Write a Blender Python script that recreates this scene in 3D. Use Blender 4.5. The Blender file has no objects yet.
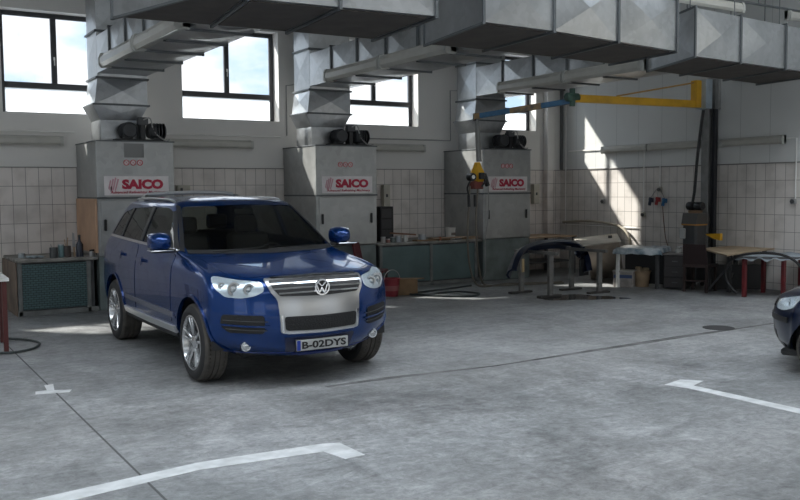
import bpy, bmesh, math, random
from math import sin, cos, pi, radians as R, atan2, sqrt
from mathutils import Vector, Matrix
from mathutils.bvhtree import BVHTree
random.seed(7)
SC = bpy.context.scene
COL = SC.collection
V = Vector

# ------------------------------------------------------------------ materials
MATS = {}
def mat(name, color, rough=.6, metal=0., var=.0, vscale=6., bump=.0, bscale=40., coat=0., spec=.5, detail=5., col2=None, trans=0.):
    if name in MATS: return MATS[name]
    m = bpy.data.materials.new(name); m.use_nodes = True
    nt = m.node_tree; b = nt.nodes['Principled BSDF']
    b.inputs['Base Color'].default_value = (*color, 1); b.inputs['Roughness'].default_value = rough
    b.inputs['Metallic'].default_value = metal; b.inputs['Coat Weight'].default_value = coat
    b.inputs['Coat Roughness'].default_value = .03; b.inputs['Specular IOR Level'].default_value = spec
    tc = nt.nodes.new('ShaderNodeTexCoord')
    if var > 0 or col2:
        n = nt.nodes.new('ShaderNodeTexNoise'); n.inputs['Scale'].default_value = vscale; n.inputs['Detail'].default_value = detail
        nt.links.new(tc.outputs['Object'], n.inputs['Vector'])
        mx = nt.nodes.new('ShaderNodeMix'); mx.data_type = 'RGBA'
        c2 = col2 or tuple(max(0, c * (1 - var)) for c in color); c1 = color if col2 else tuple(min(1, c * (1 + var)) for c in color)
        mx.inputs['A'].default_value = (*c1, 1); mx.inputs['B'].default_value = (*c2, 1)
        rp = nt.nodes.new('ShaderNodeMapRange'); rp.inputs['From Min'].default_value = .35; rp.inputs['From Max'].default_value = .65
        nt.links.new(n.outputs['Fac'], rp.inputs['Value']); nt.links.new(rp.outputs['Result'], mx.inputs['Factor'])
        nt.links.new(mx.outputs['Result'], b.inputs['Base Color'])
    if bump > 0:
        n2 = nt.nodes.new('ShaderNodeTexNoise'); n2.inputs['Scale'].default_value = bscale; n2.inputs['Detail'].default_value = 6
        nt.links.new(tc.outputs['Object'], n2.inputs['Vector'])
        bp = nt.nodes.new('ShaderNodeBump'); bp.inputs['Strength'].default_value = bump; bp.inputs['Distance'].default_value = .01
        nt.links.new(n2.outputs['Fac'], bp.inputs['Height']); nt.links.new(bp.outputs['Normal'], b.inputs['Normal'])
    MATS[name] = m
    return m

def galvanised(name, base=.46, tint=(.97, 1., 1.02), rough=.34, metal=.9, spangle=14.):
    m = bpy.data.materials.new(name); m.use_nodes = True; nt = m.node_tree; b = nt.nodes['Principled BSDF']
    tc = nt.nodes.new('ShaderNodeTexCoord'); vo = nt.nodes.new('ShaderNodeTexVoronoi'); vo.inputs['Scale'].default_value = spangle
    nt.links.new(tc.outputs['Object'], vo.inputs['Vector'])
    no = nt.nodes.new('ShaderNodeTexNoise'); no.inputs['Scale'].default_value = 1.7; no.inputs['Detail'].default_value = 7
    nt.links.new(tc.outputs['Object'], no.inputs['Vector'])
    ad = nt.nodes.new('ShaderNodeMath'); ad.operation = 'MULTIPLY_ADD'; ad.inputs[1].default_value = .25
    nt.links.new(vo.outputs['Color'], ad.inputs[0]); nt.links.new(no.outputs['Fac'], ad.inputs[2])
    cr = nt.nodes.new('ShaderNodeValToRGB')
    cr.color_ramp.elements[0].position = .3; cr.color_ramp.elements[1].position = .95
    cr.color_ramp.elements[0].color = (*[base * .78 * t for t in tint], 1); cr.color_ramp.elements[1].color = (*[min(1, base * 1.25 * t) for t in tint], 1)
    nt.links.new(ad.outputs[0], cr.inputs['Fac']); nt.links.new(cr.outputs['Color'], b.inputs['Base Color'])
    rr = nt.nodes.new('ShaderNodeMapRange'); rr.inputs['To Min'].default_value = rough - .06; rr.inputs['To Max'].default_value = rough + .16
    nt.links.new(ad.outputs[0], rr.inputs['Value']); nt.links.new(rr.outputs['Result'], b.inputs['Roughness'])
    b.inputs['Metallic'].default_value = metal
    MATS[name] = m; return m

def glass(name, tint=(1, 1, 1), gloss=.06, rough=.0):
    m = bpy.data.materials.new(name); m.use_nodes = True; nt = m.node_tree; nt.nodes.clear()
    o = nt.nodes.new('ShaderNodeOutputMaterial'); t = nt.nodes.new('ShaderNodeBsdfTransparent'); g = nt.nodes.new('ShaderNodeBsdfGlossy')
    t.inputs['Color'].default_value = (*tint, 1); g.inputs['Roughness'].default_value = rough
    fr = nt.nodes.new('ShaderNodeFresnel'); fr.inputs['IOR'].default_value = 1.45
    mx = nt.nodes.new('ShaderNodeMixShader'); ge = nt.nodes.new('ShaderNodeNewGeometry'); ml = nt.nodes.new('ShaderNodeMath'); ml.operation = 'MULTIPLY_ADD'
    ml.inputs[1].default_value = -1; ml.inputs[2].default_value = 1; nt.links.new(ge.outputs['Backfacing'], ml.inputs[0])
    m2 = nt.nodes.new('ShaderNodeMath'); m2.operation = 'MULTIPLY'; nt.links.new(ml.outputs[0], m2.inputs[0]); nt.links.new(fr.outputs[0], m2.inputs[1])
    nt.links.new(m2.outputs[0], mx.inputs[0]); nt.links.new(t.outputs[0], mx.inputs[1]); nt.links.new(g.outputs[0], mx.inputs[2])
    nt.links.new(mx.outputs[0], o.inputs['Surface'])
    MATS[name] = m; return m

def frosted(name):
    m = bpy.data.materials.new(name); m.use_nodes = True; nt = m.node_tree; nt.nodes.clear()
    o = nt.nodes.new('ShaderNodeOutputMaterial'); t = nt.nodes.new('ShaderNodeBsdfTranslucent'); t.inputs['Color'].default_value = (.8, .82, .83, 1)
    p = nt.nodes.new('ShaderNodeBsdfTransparent'); mx = nt.nodes.new('ShaderNodeMixShader'); mx.inputs[0].default_value = .3
    nt.links.new(t.outputs[0], mx.inputs[1]); nt.links.new(p.outputs[0], mx.inputs[2]); nt.links.new(mx.outputs[0], o.inputs['Surface'])
    MATS[name] = m; return m
GALV = galvanised('galvanised_sheet', base=.44, rough=.28); GALVD = galvanised('galvanised_dull', base=.36, rough=.5, metal=.75, tint=(1, 1, .98))
BOOTH = galvanised('booth_sheet', base=.40, rough=.42, metal=.7, tint=(1, 1.01, .99), spangle=9.)
FLANGE = mat('flange_steel', (.13, .14, .145), .5, .6)
WHITE = mat('white_paint', (.78, .77, .74), .5, var=.05)
BLACK = mat('black_plastic', (.012, .012, .013), .45)
RUBBER = mat('rubber', (.02, .02, .021), .75); TYRE = mat('tyre_rubber', (.075, .068, .06), .85, var=.2, vscale=9)
STEEL = mat('steel', (.42, .42, .42), .4, .8, var=.15)
CHROME = mat('chrome', (.82, .83, .85), .08, 1.)
SATIN = mat('satin_chrome', (.46, .46, .46), .28, .9)
RED = mat('sign_red', (.42, .015, .05), .5)
SIGNW = mat('sign_white', (.70, .66, .66), .45, var=.05)
BLUEP = mat('blue_paint', (.0003, .034, .165), .25, .6, coat=.6)
NAVYP = mat('navy_paint', (.001, .007, .03), .28, .3, coat=.8)
YEL = mat('yellow_paint', (.66, .36, .02), .45, var=.12, vscale=4)
GREENB = mat('bench_mesh_green', (.10, .155, .15), .55, .1, var=.15, vscale=3, bump=.6, bscale=60)
WOODT = mat('tan_board', (.36, .25, .16), .7, var=.2, vscale=5)
CARD = mat('cardboard', (.22, .14, .075), .8, var=.15)
DARKW = mat('dark_wood', (.028, .015, .013), .5, var=.2)
MAROON = mat('maroon_plastic', (.10, .008, .014), .5, var=.15)
REDLEG = mat('red_steel', (.12, .012, .015), .5, var=.2)
GREY = mat('grey_paint', (.30, .30, .29), .6, var=.1)
DGREY = mat('dark_grey_paint', (.07, .072, .075), .55, var=.2)
BEIGE = mat('beige_enamel', (.46, .43, .36), .5, var=.08)
LAMPM = mat('lamp_casing', (.36, .36, .33), .4, var=.08)
LAMPD = mat('lamp_diffuser', (.44, .43, .39), .3, var=.05)
HOSE = mat('hose_rubber', (.16, .14, .11), .6, var=.1)
HOSED = mat('hose_dark', (.035, .045, .045), .5)
PAINTW = mat('line_paint', (.66, .67, .67), .7, var=.25, vscale=7, detail=9, col2=(.50, .51, .51))
CARGLASS = glass('car_glass', (.68, .70, .68)); SIDEGLASS = glass('side_glass', (.45, .46, .45)); WINGLASS = glass('window_glass', (.97, .985, 1.)); FROST = frosted('frosted_glass'); LAMPGLASS = glass('lamp_glass', (.9, .93, .95))
TRIMB = mat('black_trim', (.016, .016, .017), .55)
SEATM = mat('seat_leather', (.10, .09, .08), .6)
BRICK = None

# ------------------------------------------------------------------ mesh builder
class MB:
    def __init__(s): s.bm = bmesh.new()
    def box(s, c, d, rot=0, bev=.004, M=None):
        b = bmesh.new(); bmesh.ops.create_cube(b, size=1)
        for v in b.verts: v.co = V((v.co.x * d[0], v.co.y * d[1], v.co.z * d[2]))
        bev = min(bev, min(d) * .3)
        if bev > 0: bmesh.ops.bevel(b, geom=b.edges[:], offset=bev, segments=1, profile=.7, affect='EDGES')
        T = Matrix.Translation(c) @ (M if M is not None else Matrix.Rotation(rot, 4, 'Z'))
        bmesh.ops.transform(b, matrix=T, verts=b.verts); s.merge(b); return s
    def lohi(s, lo, hi, bev=.004):
        return s.box([(a + b) / 2 for a, b in zip(lo, hi)], [b - a for a, b in zip(lo, hi)], 0, bev)
    def merge(s, b):
        me = bpy.data.meshes.new('t'); b.to_mesh(me); b.free(); s.bm.from_mesh(me); bpy.data.meshes.remove(me)
    def cyl(s, p0, p1, r0, r1=None, n=16, cap=True):
        p0, p1 = V(p0), V(p1); r1 = r0 if r1 is None else r1; d = p1 - p0
        q = d.to_track_quat('Z', 'Y').to_matrix()
        A = [s.bm.verts.new(p0 + q @ V((r0 * cos(2 * pi * i / n), r0 * sin(2 * pi * i / n), 0))) for i in range(n)]
        B = [s.bm.verts.new(p1 + q @ V((r1 * cos(2 * pi * i / n), r1 * sin(2 * pi * i / n), 0))) for i in range(n)]
        for i in range(n): s.bm.faces.new((A[i], A[(i + 1) % n], B[(i + 1) % n], B[i]))
        if cap: s.bm.faces.new(A[::-1]); s.bm.faces.new(B)
        return s
    def bar(s, p0, p1, w, h=None, bev=.003):
        h = h or w; p0, p1 = V(p0), V(p1); d = p1 - p0
        up = V((0, 0, 1)) if abs(d.normalized().z) < .95 else V((0, 1, 0))
        z = d.normalized(); x = z.cross(up).normalized(); y = z.cross(x)
        M = Matrix((x, y, z)).transposed().to_4x4()
        return s.box((p0 + p1) / 2, (w, h, d.length), bev=bev, M=M)
    def tube(s, pts, r, n=8, closed=False, sub=6):
        pts = [V(p) for p in pts]
        if sub > 1 and len(pts) > 2:
            out = []; N = len(pts)
            rng = range(N if closed else N - 1)
            for i in rng:
                p1, p2 = pts[i], pts[(i + 1) % N]
                p0 = pts[i - 1] if (i > 0 or closed) else p1 * 2 - p2
                p3 = pts[(i + 2) % N] if (i + 2 < N or closed) else p2 * 2 - p1
                for k in range(sub):
                    t = k / sub
                    out.append(.5 * ((2 * p1) + (p2 - p0) * t + (2 * p0 - 5 * p1 + 4 * p2 - p3) * t * t + (3 * p1 - p0 - 3 * p2 + p3) * t ** 3))
            if not closed: out.append(pts[-1])
            pts = out
        rings = []; N = len(pts); up = V((0, 0, 1)); px = None
        for i, p in enumerate(pts):
            a = pts[i - 1] if (i > 0 or closed) else p; b = pts[(i + 1) % N] if (i < N - 1 or closed) else p
            z = (b - a).normalized()
            if px is None: px = z.cross(up if abs(z.z) < .9 else V((1, 0, 0))).normalized()
            x = (px - z * px.dot(z)).normalized(); y = z.cross(x); px = x
            rings.append([s.bm.verts.new(p + (x * cos(2 * pi * k / n) + y * sin(2 * pi * k / n)) * r) for k in range(n)])
        for i in range(N if closed else N - 1):
            A, B = rings[i], rings[(i + 1) % N]
            for k in range(n): s.bm.faces.new((A[k], A[(k + 1) % n], B[(k + 1) % n], B[k]))
        if not closed: s.bm.faces.new(rings[0][::-1]); s.bm.faces.new(rings[-1])
        return s
    def lathe(s, prof, c=(0, 0, 0), axis='Z', n=32, closed=False):
        rings = []
        for r, h in prof:
            ring = []
            for k in range(n):
                a = 2 * pi * k / n; x, y = r * cos(a), r * sin(a)
                p = V((x, y, h)) if axis == 'Z' else (V((h, x, y)) if axis == 'X' else V((x, h, y)))
                ring.append(s.bm.verts.new(V(c) + p))
            rings.append(ring)
        M = len(rings)
        for i in range(M if closed else M - 1):
            A, B = rings[i], rings[(i + 1) % M]
            for k in range(n): s.bm.faces.new((A[k], A[(k + 1) % n], B[(k + 1) % n], B[k]))
        if not closed:
            if prof[0][0] > 1e-4: s.bm.faces.new(rings[0][::-1])
            if prof[-1][0] > 1e-4: s.bm.faces.new(rings[-1])
        return s
    def prism(s, poly, vec):
        vec = V(vec); A = [s.bm.verts.new(V(p)) for p in poly]; B = [s.bm.verts.new(V(p) + vec) for p in poly]; n = len(A)
        s.bm.faces.new(A[::-1]); s.bm.faces.new(B)
        for i in range(n): s.bm.faces.new((A[i], A[(i + 1) % n], B[(i + 1) % n], B[i]))
        return s
    def quad(s, *p): s.bm.faces.new([s.bm.verts.new(V(q)) for q in p]); return s
    def creased(s, a, b, c, d, h):
        # a four sided sheet panel with diagonal breaks, centre lifted by h along the normal
        P = [V(a), V(b), V(c), V(d)]; nrm = (P[2] - P[0]).cross(P[3] - P[1]).normalized()
        ctr = sum(P, V()) / 4 + nrm * h; q = [s.bm.verts.new(p) for p in P]; m = s.bm.verts.new(ctr)
        for i in range(4): s.bm.faces.new((q[i], q[(i + 1) % 4], m))
        return s

def obj(name, mb, m, parent=None, smooth=None, local=False, recalc=True):
    bm = mb.bm if isinstance(mb, MB) else mb
    if recalc: bmesh.ops.remove_doubles(bm, verts=bm.verts, dist=1e-5)
    if recalc: bmesh.ops.recalc_face_normals(bm, faces=bm.faces)
    off = V((0, 0, 0)); q = parent
    while q is not None: off += q.location; q = q.parent
    if off.length > 0 and not local: bmesh.ops.translate(bm, verts=bm.verts, vec=-off)
    me = bpy.data.meshes.new(name); bm.to_mesh(me); bm.free()
    if smooth is not None:
        for p in me.polygons: p.use_smooth = True
        me.set_sharp_from_angle(angle=R(smooth))
    o = bpy.data.objects.new(name, me); COL.objects.link(o)
    if isinstance(m, (list, tuple)):
        for q in m: me.materials.append(q)
    else: me.materials.append(m)
    if parent is not None: o.parent = parent
    return o
def tag(o, label, cat, group=None):
    o['label'] = label; o['category'] = cat
    if group: o['group'] = group
    return o
def thing(name, label, cat, loc=(0, 0, 0), group=None, rz=0):
    o = bpy.data.objects.new(name, None); o.empty_display_size = .1; COL.objects.link(o)
    o.location = loc; o.rotation_euler = (0, 0, rz)
    return tag(o, label, cat, group)
def struct(name, mb, m, parent=None, smooth=None):
    o = obj(name, mb, m, parent, smooth, recalc=False)
    if parent is None: o['kind'] = 'structure'
    return o
def dup(o, loc=None, parent=None, rz=None):
    c = o.copy(); COL.objects.link(c)
    if parent is not None: c.parent = parent
    if loc is not None: c.location = loc
    if rz is not None: c.rotation_euler = (0, 0, rz)
    for ch in list(o.children): dup(ch, parent=c)
    return c

def text_bm(s, bold=0., shear=0., res=3):
    cu = bpy.data.curves.new('t', 'FONT'); cu.body = s; cu.offset = bold; cu.shear = shear; cu.resolution_u = res; cu.extrude = .02
    o = bpy.data.objects.new('t', cu); COL.objects.link(o); bpy.context.view_layer.update()
    me = bpy.data.meshes.new_from_object(o.evaluated_get(bpy.context.evaluated_depsgraph_get()))
    bpy.data.objects.remove(o); bpy.data.curves.remove(cu)
    return me
def text(mb, s, origin, ax, ay, w, h, depth=.003, bold=0., shear=0.):
    """lay writing s in the box origin + [0,w]*ax + [0,h]*ay, standing off by depth"""
    me = text_bm(s, bold, shear); ax, ay = V(ax).normalized(), V(ay).normalized(); nz = ax.cross(ay)
    xs = [v.co.x for v in me.vertices]; ys = [v.co.y for v in me.vertices]
    x0, x1, y0, y1 = min(xs), max(xs), min(ys), max(ys)
    for v in me.vertices:
        v.co = V(origin) + ax * ((v.co.x - x0) / (x1 - x0) * w) + ay * ((v.co.y - y0) / (y1 - y0) * h) + nz * (depth * (v.co.z + .02) / .04)
    mb.bm.from_mesh(me); bpy.data.meshes.remove(me)

# ------------------------------------------------------------------ camera
CF, CYAW, CPIT, CROL, CH = 879.2, .5554, .0684, -.00849, 1.84
cy_, sy_, cp_, sp_ = cos(CYAW), sin(CYAW), cos(CPIT), sin(CPIT)
fwd = V((sy_ * cp_, cy_ * cp_, -sp_)); rgt = V((cy_, -sy_, 0)); upv = rgt.cross(fwd)
rr_ = cos(CROL) * rgt + sin(CROL) * upv; uu_ = -sin(CROL) * rgt + cos(CROL) * upv
cam = bpy.data.cameras.new('camera'); cam.sensor_width = 36; cam.lens = CF / 800 * 36; cam.clip_start = .05; cam.clip_end = 300
co = bpy.data.objects.new('camera', cam); COL.objects.link(co)
co.matrix_world = Matrix.Translation((0, 0, CH)) @ Matrix((rr_, uu_, -fwd)).transposed().to_4x4()
SC.camera = co
def ray(u, v): return rr_ * ((u - 400) / CF) - uu_ * ((v - 250) / CF) + fwd
def onZ(u, v, z=0.): d = ray(u, v); return V((0, 0, CH)) + d * ((z - CH) / d.z)
def onY(u, v, y): d = ray(u, v); return V((0, 0, CH)) + d * (y / d.y)
def onX(u, v, x): d = ray(u, v); return V((0, 0, CH)) + d * (x / d.x)

#__ROOM__
D, W, XL, YF, HC = 15.4, 13.95, -8.0, -5.0, 6.4

def wall_mat(name, paint, tile, horiz, tiletop, rib=0.):
    m = bpy.data.materials.new(name); m.use_nodes = True; nt = m.node_tree; b = nt.nodes['Principled BSDF']
    N = nt.nodes.new; L = nt.links.new
    tc = N('ShaderNodeTexCoord'); sx = N('ShaderNodeSeparateXYZ'); L(tc.outputs['Object'], sx.inputs[0])
    cb = N('ShaderNodeCombineXYZ'); L(sx.outputs[horiz], cb.inputs['X']); ad = N('ShaderNodeMath'); ad.operation = 'SUBTRACT'; ad.inputs[1].default_value = tiletop - .305 * 8
    L(sx.outputs['Z'], ad.inputs[0]); L(ad.outputs[0], cb.inputs['Y'])
    br = N('ShaderNodeTexBrick'); br.offset = 0; br.squash = 1
    br.inputs['Scale'].default_value = 1; br.inputs['Brick Width'].default_value = .2; br.inputs['Row Height'].default_value = .305
    br.inputs['Mortar Size'].default_value = .0045; br.inputs['Mortar Smooth'].default_value = .3
    br.inputs['Color1'].default_value = (*tile, 1); br.inputs['Color2'].default_value = (*[c * .93 for c in tile], 1); br.inputs['Mortar'].default_value = (.19, .17, .155, 1)
    L(cb.outputs[0], br.inputs['Vector'])
    no = N('ShaderNodeTexNoise'); no.inputs['Scale'].default_value = .9; no.inputs['Detail'].default_value = 8; L(tc.outputs['Object'], no.inputs['Vector'])
    pm = N('ShaderNodeMix'); pm.data_type = 'RGBA'; pm.inputs['A'].default_value = (*[c * .86 for c in paint], 1); pm.inputs['B'].default_value = (*[min(1, c * 1.06) for c in paint], 1)
    L(no.outputs['Fac'], pm.inputs['Factor'])
    src = pm.outputs['Result']
    if rib > 0:
        dv = N('ShaderNodeMath'); dv.operation = 'DIVIDE'; dv.inputs[1].default_value = rib; L(sx.outputs[horiz], dv.inputs[0])
        fr = N('ShaderNodeMath'); fr.operation = 'FRACT'; L(dv.outputs[0], fr.inputs[0])
        lt = N('ShaderNodeMath'); lt.operation = 'LESS_THAN'; lt.inputs[1].default_value = .012; L(fr.outputs[0], lt.inputs[0])
        rm = N('ShaderNodeMix'); rm.data_type = 'RGBA'; rm.inputs['B'].default_value = (*[c * .55 for c in paint], 1); L(src, rm.inputs['A']); L(lt.outputs[0], rm.inputs['Factor']); src = rm.outputs['Result']
    gt = N('ShaderNodeMath'); gt.operation = 'LESS_THAN'; gt.inputs[1].default_value = tiletop; L(sx.outputs['Z'], gt.inputs[0])
    mx = N('ShaderNodeMix'); mx.data_type = 'RGBA'; L(gt.outputs[0], mx.inputs['Factor']); L(src, mx.inputs['A']); L(br.outputs['Color'], mx.inputs['B'])
    # splashes of dirt on the lower tiles
    n3 = N('ShaderNodeTexNoise'); n3.inputs['Scale'].default_value = 3.; n3.inputs['Detail'].default_value = 8; L(tc.outputs['Object'], n3.inputs['Vector'])
    mr = N('ShaderNodeMapRange'); mr.inputs['From Min'].default_value = .48; mr.inputs['From Max'].default_value = .75; mr.inputs['To Max'].default_value = .35; L(n3.outputs['Fac'], mr.inputs['Value'])
    m4 = N('ShaderNodeMath'); m4.operation = 'MULTIPLY'; L(mr.outputs['Result'], m4.inputs[0]); L(gt.outputs[0], m4.inputs[1])
    dm = N('ShaderNodeMix'); dm.data_type = 'RGBA'; dm.inputs['B'].default_value = (.22, .19, .16, 1); L(m4.outputs[0], dm.inputs['Factor']); L(mx.outputs['Result'], dm.inputs['A'])
    L(dm.outputs['Result'], b.inputs['Base Color'])
    ro = N('ShaderNodeMapRange'); ro.inputs['To Min'].default_value = .75; ro.inputs['To Max'].default_value = .32; L(gt.outputs[0], ro.inputs['Value']); L(ro.outputs['Result'], b.inputs['Roughness'])
    return m

def floor_mat():
    m = bpy.data.materials.new('concrete_floor'); m.use_nodes = True; nt = m.node_tree; b = nt.nodes['Principled BSDF']
    N = nt.nodes.new; L = nt.links.new
    tc = N('ShaderNodeTexCoord')
    def noise(scale, detail=8, rough=.6, dist=0., stretch=None):
        n = N('ShaderNodeTexNoise'); n.inputs['Scale'].default_value = scale; n.inputs['Detail'].default_value = detail
        n.inputs['Roughness'].default_value = rough; n.inputs['Distortion'].default_value = dist
        if stretch:
            mp = N('ShaderNodeMapping'); mp.inputs['Scale'].default_value = stretch; mp.inputs['Rotation'].default_value = (0, 0, .5); L(tc.outputs['Object'], mp.inputs['Vector']); L(mp.outputs[0], n.inputs['Vector'])
        else: L(tc.outputs['Object'], n.inputs['Vector'])
        return n
    a = noise(.55, 9, .62, .6); c = noise(4., 10, .7, .4, (1, .45, 1)); s = noise(1.6, 12, .75, 1.2, (.5, 1.6, 1)); f = noise(45, 4)
    mul = N('ShaderNodeMath'); mul.operation = 'MULTIPLY_ADD'; mul.inputs[1].default_value = .55; L(c.outputs['Fac'], mul.inputs[0])
    m2 = N('ShaderNodeMath'); m2.operation = 'MULTIPLY_ADD'; m2.inputs[1].default_value = .7; L(a.outputs['Fac'], m2.inputs[0]); L(m2.outputs[0], mul.inputs[2])
    m3 = N('ShaderNodeMath'); m3.operation = 'MULTIPLY'; m3.inputs[1].default_value = .35; L(s.outputs['Fac'], m3.inputs[0]); L(m3.outputs[0], m2.inputs[2])
    cr = N('ShaderNodeValToRGB'); e = cr.color_ramp.elements
    e[0].position = .60; e[0].color = (.120, .123, .124, 1); e[1].position = 1.02; e[1].color = (.37, .375, .378, 1)
    L(mul.outputs[0], cr.inputs['Fac'])
    # pale spilt filler
    sp = noise(.8, 10, .78, 2.); mr = N('ShaderNodeMapRange'); mr.inputs['From Min'].default_value = .64; mr.inputs['From Max'].default_value = .72; mr.inputs['To Max'].default_value = .5; L(sp.outputs['Fac'], mr.inputs['Value'])
    x1 = N('ShaderNodeMix'); x1.data_type = 'RGBA'; x1.inputs['B'].default_value = (.56, .56, .54, 1); L(mr.outputs['Result'], x1.inputs['Factor']); L(cr.outputs['Color'], x1.inputs['A'])
    # dark oily traces
    ds = noise(1.1, 10, .72, 1.5, (.6, 1.8, 1)); dr = N('ShaderNodeMapRange'); dr.inputs['From Min'].default_value = .58; dr.inputs['From Max'].default_value = .70; dr.inputs['To Max'].default_value = .45; L(ds.outputs['Fac'], dr.inputs['Value'])
    x2 = N('ShaderNodeMix'); x2.data_type = 'RGBA'; x2.inputs['B'].default_value = (.075, .078, .08, 1); L(dr.outputs['Result'], x2.inputs['Factor']); L(x1.outputs['Result'], x2.inputs['A'])
    g1 = noise(16., 12, .8, .8); g2 = noise(4., 14, .8, 2.2, (.7, 1.3, 1))
    # small dark cracks and chips, and pale scuffs
    ck = noise(26., 8, .85, 1.8, (.8, 1.3, 1)); kr = N('ShaderNodeMapRange'); kr.inputs['From Min'].default_value = .60; kr.inputs['From Max'].default_value = .68; kr.inputs['To Max'].default_value = .55; L(ck.outputs['Fac'], kr.inputs['Value'])
    x4 = N('ShaderNodeMix'); x4.data_type = 'RGBA'; x4.inputs['B'].default_value = (.07, .072, .074, 1); L(kr.outputs['Result'], x4.inputs['Factor']); L(x2.outputs['Result'], x4.inputs['A']); x2 = x4
    gm = N('ShaderNodeMath'); gm.operation = 'ADD'; L(g1.outputs['Fac'], gm.inputs[0]); L(g2.outputs['Fac'], gm.inputs[1])
    gr = N('ShaderNodeMapRange'); gr.inputs['From Min'].default_value = .72; gr.inputs['From Max'].default_value = 1.28; gr.inputs['To Min'].default_value = .52; gr.inputs['To Max'].default_value = 1.48; L(gm.outputs[0], gr.inputs['Value'])
    x3 = N('ShaderNodeVectorMath'); x3.operation = 'SCALE'; L(x2.outputs['Result'], x3.inputs[0]); L(gr.outputs['Result'], x3.inputs['Scale'])
    L(x3.outputs[0], b.inputs['Base Color'])
    r = N('ShaderNodeMapRange'); r.inputs['To Min'].default_value = .34; r.inputs['To Max'].default_value = .72; L(c.outputs['Fac'], r.inputs['Value']); L(r.outputs['Result'], b.inputs['Roughness'])
    bp = N('ShaderNodeBump'); bp.inputs['Strength'].default_value = .18; bp.inputs['Distance'].default_value = .004; L(f.outputs['Fac'], bp.inputs['Height']); L(bp.outputs['Normal'], b.inputs['Normal'])
    b.inputs['Specular IOR Level'].default_value = .4
    return m
PAINT = (.70, .68, .65)
WB = wall_mat('back_wall_finish', PAINT, (.70, .645, .605), 'X', 2.255)
WR = wall_mat('right_wall_finish', (.66, .665, .65), (.70, .655, .615), 'Y', 2.255, rib=.62)
WP = mat('plain_wall', (.58, .58, .57), .8, var=.06, vscale=1)
CE = mat('ceiling_sheet', (.42, .43, .43), .7, var=.08, vscale=1)

fl = struct('floor', MB().lohi((XL - 8, YF - 12, -.2), (W + .3, D + .35, 0), 0), floor_mat())

def walled(x0, x1, z0, z1, opens, mk):
    """rectangles that fill [x0,x1]x[z0,z1] around the openings (a0,a1,b0,b1)"""
    mb = MB(); xs = x0
    for a0, a1, b0, b1 in sorted(opens):
        if a0 > xs: mb.lohi(*mk(xs, a0, z0, z1), 0)
        if b0 > z0: mb.lohi(*mk(a0, a1, z0, b0), 0)
        if b1 < z1: mb.lohi(*mk(a0, a1, b1, z1), 0)
        xs = a1
    mb.lohi(*mk(xs, x1, z0, z1), 0); return mb
ADDED_SKYLIGHTS = [(-6.5, 12.5, -1.6, -.4), (-6.5, 13., 5.2, 7.3)]      # two long unseen roof openings, added to brighten the room
ce = MB(); ys_ = YF - .3
for x0, x1, y0, y1 in ADDED_SKYLIGHTS:
    ce.lohi((XL - .3, ys_, HC), (W + .3, y0, HC + .2), 0); ce.lohi((XL - .3, y0, HC), (x0, y1, HC + .2), 0); ce.lohi((x1, y0, HC), (W + .3, y1, HC + .2), 0); ys_ = y1
ce.lohi((XL - .3, ys_, HC), (W + .3, D + .35, HC + .2), 0)
struct('ceiling', ce, CE)
WINS = [(2.10, 3.80), (5.04, 6.90), (8.19, 10.03), (11.37, 13.21), (-1.12, .72), (-4.26, -2.42)]
SILL, HEAD = 3.14, 4.80
struct('wall_back', walled(XL - .3, W + .3, 0, HC, [(a, b, SILL, HEAD) for a, b in WINS], lambda a, b, c, d: ((a, D, c), (b, D + .35, d))), WB)
struct('wall_right', MB().lohi((W, YF - .3, 0), (W + .3, D, HC), 0), WR)
LOP = [(-3.5, 0.5, .0, 4.4), (3., 6.5, 3.1, 5.2), (7.5, 11., 3.1, 5.2), (11.8, 14.8, 3.1, 5.2)]
struct('wall_left', walled(YF - .3, D, 0, HC, LOP, lambda a, b, c, d: ((XL - .3, a, c), (XL, b, d))), WP)
FOP = [(-6.4, -3., 0, 3.4), (2.2, 5.6, 0, 3.4), (9.6, 13., 0, 3.4)]
struct('wall_front', walled(XL, W, 0, HC, FOP, lambda a, b, c, d: ((a, YF - .3, c), (b, YF, d))), WP)
# windows
FRM = mat('window_frame_dark', (.045, .047, .052), .45)
for i, (a, b) in enumerate(WINS):
    y0, y1 = D + .24, D + .30
    f = MB(); t = .075; zt = 3.56
    for lo, hi in (((a, SILL), (a + t, HEAD)), ((b - t, SILL), (b, HEAD)), ((a + t, HEAD - t), (b - t, HEAD)), ((a + t, zt), (b - t, zt + .10)), ((a + t, SILL), (b - t, SILL + .03))):
        f.lohi((lo[0], y0, lo[1]), (hi[0], y1, hi[1]), .006)
    m_ = (a + b) / 2
    f.lohi((m_ - .045, y0 - .005, zt + .10), (m_ + .045, y1, HEAD - t), .006)
    o = struct('window_%d' % (i + 1), f, FRM)
    obj('pane', MB().lohi((a + t, y0 + .025, zt + .10), (m_ - .045, y0 + .031, HEAD - t), 0), WINGLASS, o)
    obj('pane', MB().lohi((m_ + .045, y0 + .025, zt + .10), (b - t, y0 + .031, HEAD - t), 0), WINGLASS, o)
    obj('lower_pane', MB().lohi((a + t, y0 + .025, SILL + .03), (b - t, y0 + .031, zt), 0), FROST, o)
    obj('window_handle', MB().lohi((m_ - .012, y0 - .035, 4.04), (m_ + .012, y0 - .005, 4.09), .003).lohi((m_ - .008, y0 - .04, 3.95), (m_ + .008, y0 - .028, 4.09), .003), WHITE, o)
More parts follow.
